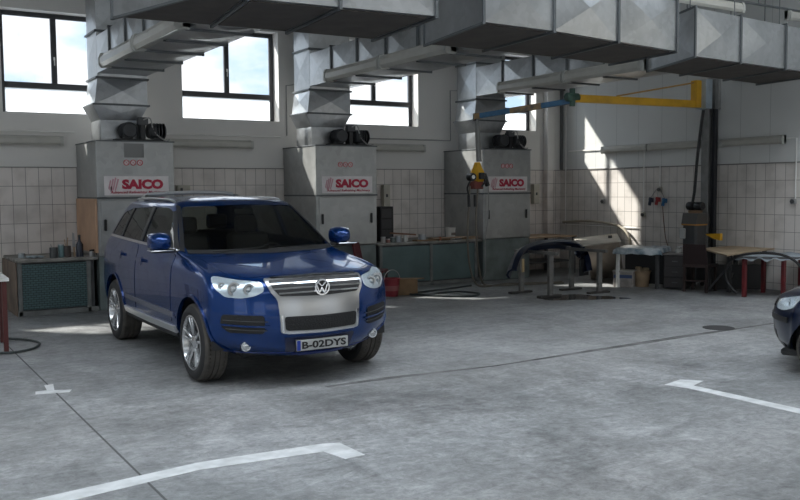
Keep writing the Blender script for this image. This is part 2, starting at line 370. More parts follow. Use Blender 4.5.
# small trims: sill-height cable duct, pilaster in the corner, top edge of the tiles
struct('trim_1', MB().lohi((XL, D - .02, 2.25), (W, D, 2.265), 0).lohi((W - .02, YF, 2.25), (W, D - .02, 2.27), 0), mat('tile_edge', (.22, .21, .2), .6))
struct('trim_2', MB().lohi((13.42, D - .16, 0), (13.62, D, HC), .01), WB)
struct('trim_3', MB().lohi((W - .03, D - .10, 2.27), (W, D, HC), .005), mat('corner_profile', (.14, .145, .15), .5))

# floor markings, joints, drain
def flat(pts, z=.0025): return MB().prism([(p[0], p[1], 0.0005) for p in pts], (0, 0, z))
o = obj('parking_line', flat([(.78, 5.55), (.78, 5.39), (1.11, 5.425), (1.87, 5.555), (2.74, 5.465), (2.79, 5.23), (2.95, 5.24), (2.94, 5.60), (2.82, 5.645), (1.93, 5.715)]), PAINTW, fl); o['label'] = 'white painted L-shaped parking line in the left foreground'
o = obj('parking_line', flat([(6.36, 5.59), (6.66, 5.66), (6.80, 5.50), (6.56, 5.42), (6.62, 3.2), (6.46, 3.2), (6.43, 5.38)]), PAINTW, fl); o['label'] = 'white painted parking line with a short foot at right'
mk = flat([(1.34, 8.50), (1.62, 8.42), (1.66, 8.52), (1.52, 8.58), (1.56, 8.86), (1.48, 8.86), (1.46, 8.62), (1.36, 8.62)])
o = obj('parking_line', mk, PAINTW, fl); o['label'] = 'worn remains of a white cross marking'
JM = mat('joint_filler', (.10, .10, .10), .9)
o = obj('floor_joint', flat([(1.505, -4), (1.52, -4), (1.52, 11.5), (1.505, 11.5)], .0012), JM, fl); o['label'] = 'narrow dark joint cut in the concrete'
jp = [(3.7, 7.27), (4.4, 7.25), (5.6, 7.16), (7.2, 7.20), (8.6, 7.25), (10.2, 7.31), (13.8, 7.4)]
o = obj('floor_joint', flat(jp + [(x, y + .09 + .04 * sin(x * 3) + .02 * sin(x * 11)) for x, y in jp[::-1]], .0012), mat('joint_dark', (.13, .13, .13), .9, var=.5, vscale=3), fl); o['label'] = 'wider stained joint running across the floor'
pts_ = []
for k in range(28):
    a_ = 2 * pi * k / 28; rr0 = 1 + .22 * sin(3 * a_ + 1) + .12 * sin(7 * a_)
    pts_.append((10.33 + .62 * rr0 * cos(a_) * .85 - .28 * rr0 * sin(a_), 10.95 - .42 * rr0 * cos(a_) - .24 * rr0 * sin(a_)))
o = obj('puddle', flat(pts_, .0015), mat('wet_floor', (.035, .035, .036), .12), fl); o['label'] = 'dark wet puddle by the bumper stands'
dr = MB(); dr.lathe([(0, .0005), (.20, .0005), (.20, .006), (0, .006)], (9.55, 7.5, 0), n=28)
o = obj('drain_cover', dr, mat('drain_iron', (.03, .03, .032), .7), fl); o['label'] = 'dark round drain cover in the floor'

#__DUCTS__
def loop_rect(c0, ax, ay, w, h): pass
def duct_body(secs, h=.04, flat_bottom=False):
    """sheet walls between successive four-corner loops, each wall panel with crossed breaks"""
    mb = MB()
    for A, B in zip(secs[:-1], secs[1:]):
        A = [V(p) for p in A]; B = [V(p) for p in B]; ctr = sum(A + B, V()) / 8
        for i in range(4):
            a, b, c, d = A[i], A[(i + 1) % 4], B[(i + 1) % 4], B[i]
            n = (c - a).cross(d - b); s = 1 if n.dot((a + b + c + d) / 4 - ctr) > 0 else -1
            hh = 0 if flat_bottom and min(a.z, b.z, c.z, d.z) > 3 and max(a.z, b.z, c.z, d.z) < ctr.z else h
            mb.creased(a, b, c, d, hh * s)
    return mb
def flange(L, w=.035, t=.03, out=.03):
    """an angle-iron frame around a duct section"""
    mb = MB(); L = [V(p) for p in L]; c = sum(L, V()) / 4
    for i in range(4):
        a, b = L[i], L[(i + 1) % 4]; e = (b - a).normalized(); m = (a + b) / 2 - c
        o = (m - e * m.dot(e)).normalized() * (out / 2)
        mb.bar(a + o - e * out, b + o + e * out, t, out if False else out, bev=.002)
    return mb
def ducting(root, name, secs, closed=(False, False), flanges=None, m=None, h=.035, flat_bottom=False):
    mb = duct_body(secs, h, flat_bottom)
    if closed[0]: mb.creased(*secs[0], .02)
    if closed[1]: mb.creased(*secs[-1][::-1], .02)
    obj(name, mb, m or GALV, root)
    for i, L in enumerate(secs):
        if flanges is None or i in flanges: obj('flange', flange(L), FLANGE, root)

BZ, BT = 3.70, 4.27
DUCTX = [(3.33, 4.10), (7.01, 7.82), (10.70, 11.44)]
LBL = ['leftmost spray booth', 'middle spray booth', 'rightmost spray booth']
POS = ['above the left booth', 'above the middle booth', 'above the right booth']
def rect(x0, x1, y0, y1, z): return [(x0, y0, z), (x1, y0, z), (x1, y1, z), (x0, y1, z)]
def vrect(x0, x1, y, z0, z1): return [(x0, y, z0), (x1, y, z0), (x1, y, z1), (x0, y, z1)]
for i, (a, b) in enumerate(DUCTX):
    r = thing('exhaust_duct', ['galvanised duct rising from the left booth beside the first window and branching forward',
                               'galvanised duct rising from the middle booth, behind the gap of the big ducts',
                               'galvanised duct rising from the right booth, behind the yellow and blue crane arm'][i], 'air duct', (a, 14.3, 2.64), 'exhaust ducts of the booths')
    y0, y1 = 14.3, 14.95
    ducting(r, 'collar', [rect(a + .03, b - .12, y0 + .02, y1, 2.64), rect(a + .03, b - .12, y0 + .02, y1, 2.98)], flanges=[], h=.008)
    ducting(r, 'offset_piece', [rect(a + .03, b - .12, y0 + .02, y1, 2.98), rect(a - .10, b, y0 - .04, y1, 3.22)], flanges=[], h=.008)
    ducting(r, 'riser', [rect(a - .06, b, y0 - .02, y1, 3.22), rect(a, b, y0, y1, 3.64)], flanges=[0, 1])
    ducting(r, 'riser_body', [rect(a, b, y0, y1, 3.64), rect(a, b, y0, y1, 4.36)], flanges=[1])
    ducting(r, 'upper_riser', [rect(a, b, y0, y1, 4.36), rect(a, b, y0, y1, 5.3), rect(a, b, y0, y1, 6.38)], flanges=[1])
    ys = [14.29, 13.45, 12.55, 11.65, 10.75, 9.9, (9.42, 9.37, 9.80)[i]]
    if i == 2: ys.pop(5)
    ducting(r, 'branch', [vrect(a, b, y, BZ, BT) for y in ys], flanges=[1, 2, 3, 4, 5][:len(ys) - 2])
BIG = [
    ([(2.80, 7.95), (3.25, 7.93), (4.2, 7.86), (5.29, 7.77)], [(2.38, 9.46), (3.43, 9.40), (4.31, 9.36), (5.43, 9.33)]),
    ([(5.92, 7.78), (6.97, 7.82), (8.17, 7.98), (9.44, 8.16)], [(6.18, 9.32), (7.11, 9.33), (8.34, 9.37), (9.53, 9.46)]),
    ([(10.02, 8.34), (11.13, 8.44), (12.34, 8.54), (13.5, 8.64)], [(10.6, 9.72), (11.45, 9.80), (12.65, 9.90), (13.70, 10.02)])]
for i, (F, B) in enumerate(BIG):
    r = thing('collector_duct', ['large square collector duct at upper left, cut off by the top of the photo',
                                 'large square collector duct at upper centre with a dark end panel on its left',
                                 'large square collector duct at upper right ending near the right wall'][i], 'air duct', (*F[0], 3.66), 'large collector ducts under the roof')
    secs = [[(f[0], f[1], 3.66), (b[0], b[1], 3.66), (b[0], b[1], 4.32), (f[0], f[1], 4.32)] for f, b in zip(F, B)]
    ducting(r, 'duct_body', secs, (True, True), [0, 1, 2, 3], h=.05, flat_bottom=True)
    for k in range(3):
        q = [V((*p, 3.655)) for p in (F[k], F[k + 1], B[k + 1], B[k])]; c_ = sum(q, V()) / 4
        q = [p + (c_ - p) * .11 for p in q]
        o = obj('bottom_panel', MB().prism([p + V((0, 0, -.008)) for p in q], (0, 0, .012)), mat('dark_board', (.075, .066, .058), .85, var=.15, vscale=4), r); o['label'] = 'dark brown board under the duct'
    rods = MB()
    for k in (0, 1, 2, 3):
        p = (V(F[k]) * .9 + V(B[k]) * .1); q = (V(F[k]) * .1 + V(B[k]) * .9)
        for s in (p, q): rods.cyl((s[0], s[1], 4.34), (s[0], s[1], HC), .008, n=6)
    obj('hanger_rod', rods, FLANGE, r)

#__LAMPS__
def tube_lamp(p0, p1, depth, label, group, out, h=.15):
    """closed fluorescent batten between p0 and p1 (bottom edge), standing out along 'out'"""
    p0, p1, out = V(p0), V(p1), V(out).normalized(); e = (p1 - p0).normalized(); upd = V((0, 0, 1))
    r = thing('fluorescent_lamp', label, 'lamp', p0, group)
    k_ = h / .15
    obj('casing', MB().prism([p0 + out * a + upd * b for a, b in [(0, .02), (depth * .55, .02), (depth * .55, h), (0, h)]], p1 - p0), LAMPM, r)
    q0, q1 = p0 + e * .05, p1 - e * .05
    obj('diffuser', MB().prism([q0 + out * a + upd * b for a, b in [(depth * .55, .015), (depth * .9, .0), (depth * 1.15, .035 * k_), (depth * 1.15, .09 * k_), (depth * .9, .13 * k_), (depth * .55, .14 * k_)]], q1 - q0), LAMPD, r)
    for c in (p0, p1 - e * .05):
        obj('end_cap', MB().prism([c + out * a + upd * b for a, b in [(0, 0), (depth, -.01), (depth * 1.2, .03), (depth * 1.2, .1 * k_), (depth, .145 * k_), (0, .155 * k_)]], e * .05), mat('lamp_cap', (.42, .42, .39), .5), r)
    return r
for i, (a, b) in enumerate(DUCTX):
    tube_lamp((a - .012, 13.4, BZ - .03), (a - .012, 11.62, BZ - .03), .15, 'fluorescent lamp along the duct branch %s, end nearer the wall' % POS[i], 'lamps on the duct branches', (-1, 0, 0), .21)
    tube_lamp((a - .012, 11.58, BZ - .03), (a - .012, 9.80, BZ - .03), .15, 'fluorescent lamp along the duct branch %s, end nearer the viewer' % POS[i], 'lamps on the duct branches', (-1, 0, 0), .21)
for x0, x1, l in ((1.2, 2.99, 'long fluorescent lamp on the back wall left of the left booth'), (4.55, 6.33, 'fluorescent lamp on the back wall above the blue car roof'), (8.36, 10.14, 'fluorescent lamp on the back wall between middle and right booth')):
    tube_lamp((x0, D - .002, 2.62), (x1, D - .002, 2.62), .1, l, 'lamps on the back wall', (0, -1, 0))
for y0, y1, l in ((14.0, 12.72, 'fluorescent lamp on the right wall nearest the room corner'), (12.68, 11.4, 'fluorescent lamp on the right wall just left of the crane column'), (10.92, 9.6, 'fluorescent lamp on the right wall, right of the crane column')):
    tube_lamp((W - .002, y0, 2.59), (W - .002, y1, 2.59), .1, l, 'lamps on the right wall', (-1, 0, 0))
# hanging rail with lamps at upper right
hz = 4.50
rl = thing('lamp_rail', 'thin dark rail at the top right above the collector duct', 'rail', (9.9, 9.05, hz))
obj('rail', MB().bar((9.6, 8.86, hz + .17), (13.8, 8.86, hz + .17), .03), FLANGE, rl)
rd = MB()
for x in (10.0, 12.1, 13.6): rd.cyl((x, 8.86, hz + .18), (x, 8.86, HC), .007, n=6)
obj('hanger_rod', rd, FLANGE, rl)
tube_lamp((10.2, 8.91, hz), (11.70, 8.91, hz), .1, 'fluorescent lamp hanging at the top edge above the right collector duct', 'hanging lamps at upper right', (0, -1, 0))
tube_lamp((12.83, 8.91, hz), (13.85, 8.91, hz), .1, 'fluorescent lamp hanging at the top right corner near the wall', 'hanging lamps at upper right', (0, -1, 0))

#__BOOTHS__
BOOTHS = [(3.20, 4.42), (6.96, 8.20), (10.66, 11.87)]
BY, BB = 14.0, 15.38
RING = mat('warning_red', (.45, .03, .04), .5)
for i, (a, b) in enumerate(BOOTHS):
    r = thing('spray_booth_unit', ['tall galvanised extraction booth at left behind the blue car, tan board on its side',
                                   'tall galvanised extraction booth in the middle, right of the blue car windscreen',
                                   'tall galvanised extraction booth at right with a yellow hose reel in front'][i], 'extraction booth', (a, BY, 0), 'extraction booths along the back wall')
    obj('upper_casing', MB().lohi((a, BY, 1.755), (b, BB, 2.64), .012), BOOTH, r)
    lo = MB().lohi((a, BY + .012, .84), (b, BB, 1.745), .012); obj('lower_casing', lo, BOOTH, r)
    obj('base', MB().lohi((a + .01, BY + .03, 0), (b - .01, BB, .835), .01), mat('booth_base', (.16, .19, .185), .5, .2, var=.25, vscale=3), r)
    obj('seam_rail', MB().lohi((a - .006, BY - .012, 1.735), (b + .006, BB - .01, 1.765), .003), FLANGE, r)
    obj('roof_edge', MB().lohi((a - .012, BY - .012, 2.625), (b + .012, BB, 2.645), .003), FLANGE, r)
    dr_ = obj('door', MB().lohi((a + .05, BY - .004, .86), (b - .05, BY + .014, 1.715), .006), BOOTH, r)
    for hx in (a + .11, b - .13):
        obj('handle', MB().lohi((hx - .02, BY - .035, 1.24), (hx + .02, BY - .004, 1.42), .012), BLACK, dr_)
    sg = obj('sign', MB().lohi((a + .11, BY - .008, 1.79), (b - .10, BY + .001, 2.09), .002), SIGNW, r)
    sw = (b - .10) - (a + .11); sx = a + .11
    tx = MB(); text(tx, 'SAICO', (sx + .27, BY - .012, 1.885), (1, 0, 0), (0, 0, 1), sw - .36, .155, .004, bold=.06); obj('lettering', tx, RED, sg)
    tg = MB(); text(tg, 'Advanced Refinishing Machinery', (sx + .09, BY - .012, 1.805), (1, 0, 0), (0, 0, 1), sw - .14, .055, .004, bold=.012, shear=.25); obj('tagline', tg, RED, sg)
    lg = MB()
    for k in range(4):
        x = sx + .06 + k * .032; lg.prism([(x, BY - .009, 1.865 + .012 * (3 - k)), (x + .018, BY - .009, 1.865), (x + .05 + .008 * k, BY - .009, 2.06 - .02 * abs(k - 2)), (x + .03 + .006 * k, BY - .009, 2.07 - .02 * abs(k - 2))], (0, -.003, 0))
    lg.prism([(sx + .09, BY - .009, 1.85), (sx + .13, BY - .009, 1.85), (sx + .12, BY - .009, 1.93), (sx + .1, BY - .009, 1.93)], (0, -.003, 0))
    obj('emblem', lg, mat('emblem_red', (.55, .30, .34), .5), sg)
    for k in range(3):
        cx = a + .46 + k * .105 + (.02 if i else 0); cz = 2.30
        wl = obj('warning_label', MB().cyl((cx, BY - .004, cz), (cx, BY + .001, cz), .045, n=20), SIGNW, r)
        ri = MB().lathe([(.034, -.008), (.046, -.008), (.046, -.003), (.034, -.003)], (cx, BY, cz), 'Y', 20, True)
        ri.bar((cx - .028, BY - .006, cz + .028), (cx + .028, BY - .006, cz - .028), .008, .004); ri.bar((cx - .012, BY - .006, cz - .016), (cx + .014, BY - .006, cz + .018), .014, .004)
        obj('prohibition_mark', ri, RING, wl)
    if i == 0: obj('vent_grille', MB().lohi((a + .43, BY - .004, 2.38), (a + .74, BY + .001, 2.60), .002), mat('grille_grey', (.20, .20, .195), .6), r)
    if i == 1:
        obj('sticker', MB().lohi((a + .54, BY - .004, 2.10), (a + .66, BY + .001, 2.22), .002), mat('worn_sticker', (.42, .42, .41), .6), r)
        obj('sticker', MB().cyl((a + .13, BY - .003, 2.14), (a + .13, BY + .001, 2.14), .055), mat('worn_sticker', (.42, .42, .41), .6), r)
    if i == 0:
        o = obj('side_board', MB().lohi((a - .035, BY + .01, .90), (a - .002, BB - .03, 1.74), .004), mat('tan_panel', (.50, .31, .20), .6, var=.12, vscale=2), r); o['label'] = 'tan board on the booth side'
    # two small fan motors with their bracket on the booth roof
    f = thing('fan_motor', 'dark twin fan motor on the roof of the %s' % LBL[i], 'motor', (a + .75, BY + .16, 2.645), 'fan motors on the booths')
    mx = a + .74
    obj('bracket', MB().lohi((mx - .42, BY + .06, 2.645), (mx + .42, BY + .24, 2.675), .004).lohi((mx - .02, BY + .08, 2.675), (mx + .06, BY + .24, 2.98), .006), BLACK, f)
    for s in (-1, 1):
        mb = MB(); c0 = mx + .02 + s * .23
        mb.lathe([(.02, -.15), (.10, -.15), (.118, -.13), (.118, .10), (.10, .13), (.05, .14), (.02, .15)], (c0, BY + .135, 2.81), 'X' if s > 0 else 'Y', 20)
        for k in range(5): mb.lathe([(.118, -.1 + k * .05), (.128, -.1 + k * .05), (.128, -.085 + k * .05), (.118, -.085 + k * .05)], (c0, BY + .135, 2.81), 'X' if s > 0 else 'Y', 20, True)
        mb.lohi((c0 - .07, BY + .08, 2.675), (c0 + .07, BY + .22, 2.72), .004)
        obj('motor', mb, mat('motor_grey', (.045, .047, .05), .5, .3), f, 35)
    obj('terminal_box', MB().lohi((mx - .06, BY + .06, 2.9), (mx + .1, BY + .16, 3.02), .008), DGREY, f)
    obj('cable', MB().tube([(mx + .02, BY + .07, 2.98), (mx + .12, BY + .03, 3.0), (mx + .18, BY + .03, 2.8), (mx + .34, BY + .04, 2.67), (b - .05, BY + .03, 2.67)], .012, 6), GREY, f)
    # grey switch box beside each booth
    q = thing('switch_box', ['pale wall switch box right of the left booth, above the car roof', 'beige wall switch box just right of the middle booth', 'beige wall switch box just right of the right booth'][i], 'electrical box', (b + .12, D, 1.5), 'switch boxes beside the booths')
    z0 = 1.80 if i == 0 else 1.50
    obj('box', MB().lohi((b + .45, D - .14, z0), (b + .68, D - .016, 1.95), .006) if i == 0 else MB().lohi((b + (.90 if i == 1 else 1.17), D - .14, z0), (b + (1.05 if i == 1 else 1.33), D - .016, 1.94), .006), BEIGE, q)
    xx = b + (.45 if i == 0 else .90 if i == 1 else 1.17)
    obj('switch', MB().lohi((xx + .05, D - .155, (z0 + 1.95) / 2 - .03), (xx + .09, D - .138, (z0 + 1.95) / 2 + .03), .003), DGREY, q)

# surface conduits on the walls
def conduit(pts, label, r=.012, m=WHITE, cat='pipe'):
    return tag(obj('conduit', MB().tube(pts, r, 8, sub=1), m), label, cat, 'wall conduits')
conduit([(XL + .1, D - .03, 2.84), (3.18, D - .03, 2.84)], 'white conduit along the back wall left of the left booth')
conduit([(4.45, D - .03, 2.85), (6.9, D - .03, 2.85)], 'white conduit along the back wall above the blue car')
conduit([(8.25, D - .03, 2.87), (10.82, D - .03, 2.87), (10.82, D - .03, 3.92), (11.3, D - .03, 3.94)], 'grey conduit stepping up the wall left of the right booth duct', m=GREY)
conduit([(7.04, D - .03, 2.88), (7.04, D - .03, 3.82), (7.4, D - .03, 3.88)], 'thin grey conduit rising left of the middle booth duct', m=GREY)
conduit([(W - .03, 15.19, 4.2), (W - .03, 15.19, 1.02), (W - .03, 12.95, 1.0)], 'long vertical conduit in the back right corner of the room')
conduit([(W - .03, 12.84, 2.6), (W - .03, 12.84, 1.34)], 'vertical conduit down to a round socket on the right wall')
conduit([(W - .03, 12.41, 2.27), (W - .03, 12.41, 1.86)], 'short vertical conduit above the coloured plugs')
conduit([(W - .03, 9.58, 2.68), (W - .03, 9.38, 2.68), (W - .03, 9.38, 1.62)], 'conduit from the right lamp down to a socket at far right')
conduit([(W - .03, 11.38, 2.70), (W - .03, 10.95, 2.70)], 'short conduit joining two lamps behind the crane column')
conduit([(W - .03, 15.1, 2.68), (W - .03, 14.02, 2.68)], 'short conduit from the corner to the right wall lamps')
def socket(y, z, label, round_=True, m=GREY):
    r = thing('wall_socket', label, 'socket', (W, y, z), 'sockets on the right wall')
    obj('housing', MB().lohi((W - .05, y - .05, z - .05), (W - .002, y + .05, z + .05), .01), m, r)
    obj('cover', MB().cyl((W - .075, y, z), (W - .05, y, z), .036), DGREY, r)
socket(14.0, 1.55, 'small grey socket on the tiles left of the sunlit strip')
socket(12.84, 1.28, 'pale round socket on the tiles above the plastic covered table', m=BEIGE)
socket(12.41, 1.80, 'junction box above the coloured plugs', m=BEIGE)
socket(9.42, 1.58, 'dark socket on the tiles at the far right')
for k, (y, z, c, n, l) in enumerate(((12.62, 1.57, (.02, .03, .06), 'black', 'dark plug hanging left of the red plug'), (12.44, 1.58, (.35, .03, .03), 'red', 'red industrial plug on the right wall'), (12.27, 1.56, (.02, .12, .26), 'blue', 'blue industrial plug with a cable hanging down'))):
    r = thing('industrial_plug', l, 'plug', (W, y, z), 'industrial plugs on the right wall')
    pm = mat('plug_' + n, c, .4)
    obj('body', MB().cyl((W - .06, y, z + .05), (W - .10, y, z - .09), .032).lohi((W - .06, y - .04, z - .03), (W - .003, y + .04, z + .06), .008), pm, r)
    obj('collar', MB().cyl((W - .055, y, z + .055), (W - .07, y, z + .02), .042), pm, r)
    if n == 'blue': obj('cable', MB().tube([(W - .10, y, z - .09), (W - .09, y - .02, 1.2), (W - .12, y - .10, .85), (W - .2, y - .24, .66)], .009, 6), mat('plug_cable', (.16, .08, .05), .6), r)
    obj('lead', MB().tube([(W - .03, 12.41, 1.86), (W - .06, (12.41 + y) / 2, 1.76), (W - .05, y, z + .06)], .008, 6), GREY, r)

#__BENCHES__
MESHM = mat('bench_mesh', (.075, .125, .125), .5, .2)
nt = MESHM.node_tree; tc = nt.nodes.new('ShaderNodeTexCoord'); sx = nt.nodes.new('ShaderNodeSeparateXYZ'); cb = nt.nodes.new('ShaderNodeCombineXYZ'); br = nt.nodes.new('ShaderNodeTexBrick')
nt.links.new(tc.outputs['Object'], sx.inputs[0]); nt.links.new(sx.outputs['X'], cb.inputs['X']); nt.links.new(sx.outputs['Z'], cb.inputs['Y']); nt.links.new(cb.outputs[0], br.inputs['Vector'])
for k_, v_ in (('Scale', 1.), ('Brick Width', .075), ('Row Height', .034), ('Mortar Size', .007), ('Mortar Smooth', .8)): br.inputs[k_].default_value = v_
br.inputs['Color1'].default_value = (.085, .15, .15, 1); br.inputs['Color2'].default_value = (.07, .12, .125, 1); br.inputs['Mortar'].default_value = (.022, .035, .04, 1)
nt.links.new(br.outputs['Color'], nt.nodes['Principled BSDF'].inputs['Base Color'])
nt.nodes.new('ShaderNodeBump'); bp = nt.nodes['Bump']; bp.inputs['Strength'].default_value = .6; bp.invert = True; nt.links.new(br.outputs['Fac'], bp.inputs['Height']); nt.links.new(bp.outputs['Normal'], nt.nodes['Principled BSDF'].inputs['Normal'])
FRAME = mat('bench_frame', (.17, .175, .17), .6, .2, var=.2)
PANEL = mat('bench_panel', (.10, .15, .15), .45, .1, var=.15, vscale=2)
def bench(x0, x1, label, posts, leftboard=False):
    r = thing('filter_bench', label, 'workbench', (x0, 14.05, 0), 'filter benches along the back wall')
    y0 = 14.04
    obj('worktop', MB().lohi((x0, y0 - .03, .80), (x1, D - .02, .845), .006), mat('bench_top', (.22, .21, .19), .7, var=.35, vscale=6), r)
    obj('carcass', MB().lohi((x0 + .05, y0 + .05, .02), (x1 - .05, D - .03, .80), .005), DGREY, r)
    for k in range(len(posts) - 1):
        f = MB(); a, b = posts[k] + .03, posts[k + 1] - .03; nz, nx = 14, max(4, int((b - a) / .055))
        f.lohi((a, y0 + .02, .09), (b, y0 + .03, .77), 0)
        # expanded-metal ribs: rows of slanted little bars
        obj('mesh_panel', f, MESHM if leftboard else PANEL, r)
    for p in posts: obj('post', MB().lohi((p - .03, y0, 0), (p + .03, y0 + .06, .80), .004), FRAME, r)
    obj('kick_rail', MB().lohi((x0, y0, 0), (x1, y0 + .05, .07), .004), FRAME, r)
    if leftboard:
        o = obj('side_board', MB().lohi((x0 - .02, y0 + .02, 0), (x0 + .002, D - .03, .80), .004), mat('side_board_brown', (.17, .125, .095), .7, var=.3, vscale=3), r); o['label'] = 'brown board closing the bench end'
    return r
bench(2.02, 3.19, 'green mesh fronted bench left of the left booth', [2.06, 3.05], True)
bench(4.44, 6.94, 'green mesh fronted bench hidden behind the blue car', [4.5, 5.7, 6.88])
bench(8.22, 10.63, 'green mesh fronted bench between middle and right booth, cluttered on top', [8.30, 9.43, 10.5])

# clutter on the left bench
zb = .845
def can(x, y, r0, h, m, label, cat='can', name='paint_can', z=zb, rim=True, group=None):
    r = thing(name, label, cat, (x, y, z), group)
    obj('body', MB().lathe([(0, 0), (r0, 0), (r0, h * .97), (r0 * .96, h)] + [(r0 * .9, h), (r0 * .9, h - .012), (0, h - .012)], (x, y, z), n=20), m, r, 40)
    if rim: obj('rim', MB().lathe([(r0 * .98, h - .012), (r0 * 1.05, h - .012), (r0 * 1.05, h + .003), (r0 * .98, h + .003)], (x, y, z), n=20, closed=True), STEEL, r)
    return r
G1 = 'jars and tools on the left bench'
def P14(u, v=250, y=14.25): return onY(u, v, y).x
r = can(P14(53), 14.2, .06, .16, mat('cup_dark', (.05, .055, .055), .4), 'dark wide cup on the left bench, leftmost of the group', 'cup', 'mixing_cup', rim=False, group=G1)
obj('brush', MB().bar((P14(53), 14.2, zb + .02), (P14(50.5), 14.22, zb + .21), .012), GREY, r)
can(P14(61), 14.25, .045, .20, mat('bottle_teal', (.12, .2, .21), .35), 'grey green tin on the left bench', group=G1)
r = can(P14(67), 14.3, .07, .17, mat('cup_brown', (.06, .045, .04), .5), 'brown pot on the left bench holding brushes', 'pot', 'brush_pot', rim=False, group=G1)
obj('brush', MB().bar((P14(67), 14.3, zb + .02), (P14(69), 14.32, zb + .30), .014).bar((P14(68), 14.33, zb + .02), (P14(66), 14.34, zb + .27), .012), WOODT, r)
r = thing('bottle', 'dark tall bottle on the left bench next to the booth', 'bottle', (P14(79), 14.2, zb), G1)
obj('body', MB().lathe([(0, 0), (.055, 0), (.055, .19), (.02, .25), (.018, .30), (0, .30)], (P14(79), 14.2, zb), n=20), mat('bottle_navy', (.012, .016, .03), .2), r, 40)
obj('cap', MB().lathe([(0, .30), (.022, .30), (.022, .34), (0, .34)], (P14(79), 14.2, zb), n=16), BLACK, r)
r = thing('putty_knife', 'putty knife standing on the left bench with a pale blade', 'tool', (P14(74.5), 14.28, zb), G1)
obj('blade', MB().prism([(P14(73), 14.28, zb + .14), (P14(76), 14.28, zb + .14), (P14(75), 14.28, zb + .36), (P14(73), 14.28, zb + .38)], (0, .004, 0)), STEEL, r)
obj('handle', MB().bar((P14(75), 14.282, zb), (P14(74.5), 14.282, zb + .15), .026), WOODT, r)
r = thing('spray_gun', 'small metal spray gun lying at the right end of the left bench', 'tool', (P14(90), 14.15, zb), G1)
x = P14(90)
obj('cup', MB().lathe([(0, 0), (.04, 0), (.045, .06), (.02, .085), (0, .085)], (x, 14.15, zb), n=16), STEEL, r, 40)
obj('body', MB().bar((x - .03, 14.15, zb + .09), (x + .09, 14.15, zb + .10), .03).bar((x + .06, 14.15, zb + .09), (x + .09, 14.15, zb + .01), .025), BLACK, r)
r = thing('rag', 'pale crumpled rag lying flat on the left bench', 'rag', (P14(34), 14.3, zb), G1)
mb = MB(); bmesh.ops.create_grid(mb.bm, x_segments=10, y_segments=8, size=.5)
for v in mb.bm.verts:
    v.co = V((P14(35) + v.co.x * .24, 14.3 + v.co.y * .2, zb + .012 + .016 * (sin(v.co.x * 14) * cos(v.co.y * 11) + 1)))
bmesh.ops.solidify(mb.bm, geom=mb.bm.faces[:], thickness=.008)
obj('cloth', mb, mat('rag_blue', (.28, .33, .36), .9), r, 60)
can(P14(24), 14.5, .05, .07, mat('jar_clear', (.30, .34, .36), .3), 'low clear jar at the left end of the left bench', 'jar', 'jar', group=G1)

G2 = 'clutter on the bench between the booths'
def P(u, y=14.3): return onY(u, 243, y).x
r = thing('tool_cabinet', 'tall black cabinet standing on the bench beside the middle booth', 'black cabinet', (8.72, 14.6, zb), G2)
obj('cabinet', MB().lohi((8.56, 14.5, zb), (8.86, 14.85, 1.52), .012), BLACK, r)
for k in range(3): obj('panel', MB().lohi((8.585, 14.49, zb + .05 + k * .205), (8.80, 14.503, zb + .22 + k * .205), .004), mat('panel_dark', (.03, .03, .032), .35), r)
for u, rr0, h, c, l in ((381, .045, .11, (.40, .38, .36), 'small pale jar at the left end of the cluttered bench'), (391, .05, .10, (.12, .14, .13), 'small dark tin right of the black cabinet'), (396, .06, .12, (.30, .32, .34), 'grey tin on the cluttered bench'), (403, .035, .13, (.55, .53, .50), 'white spray tin on the cluttered bench'), (420, .075, .13, (.34, .36, .38), 'shiny grey round tin in the middle of the cluttered bench'), (386, .04, .07, (.25, .12, .1), 'low brown tin on the cluttered bench')):
    can(P(u), 14.22, rr0, h, mat('tin_%d' % u, c, .45), l, group=G2)
r = thing('bucket', 'white plastic bucket on the bench left of the right booth', 'bucket', (P(452), 14.35, zb), G2)
obj('body', MB().lathe([(0, 0), (.085, 0), (.10, .22), (.105, .22), (.105, .235), (.09, .235), (.078, .01), (0, .01)], (P(452), 14.35, zb), n=22), mat('bucket_white', (.60, .58, .54), .5), r, 40)
obj('lettering', MB().lohi((P(452) - .05, 14.24, zb + .09), (P(452) + .05, 14.252, zb + .14), .002), mat('bucket_label', (.2, .15, .12), .6), r)
for u0, u1, z, hh, l, m_ in ((395, 420, .10, .03, 'brown wooden plank lying on tins on the bench', mat('plank_brown', (.20, .10, .06), .7, var=.2)), (412, 448, .0, .03, 'flat tan cardboard sheet on the bench', CARD), (428, 462, .03, .025, 'brown paper sheet on top of the cardboard on the bench', mat('paper_brown', (.34, .24, .17), .8, var=.2)), (462, 478, .0, .05, 'pale wooden block on the bench by the hoses', WOODT)):
    xa, xb = P(u0), P(u1)
    mb = MB().bar((xa, 14.55 if z > .05 else 14.2, zb + z + hh / 2 + (.05 if z > .05 else 0)), (xb, 14.5 if z > .05 else 14.3, zb + z + hh / 2), .16, hh)
    tag(obj('board', mb, m_), l, 'board', G2)
can(P(409), 14.4, .04, .09, mat('roll_white', (.62, .6, .57), .8), 'roll of white masking tape standing on the bench', 'tape', 'tape_roll', rim=False, group=G2)
can(P(436), 14.16, .03, .07, mat('cup_orange', (.35, .12, .05), .5), 'small orange cup on the bench', 'cup', 'mixing_cup', rim=False, group=G2)

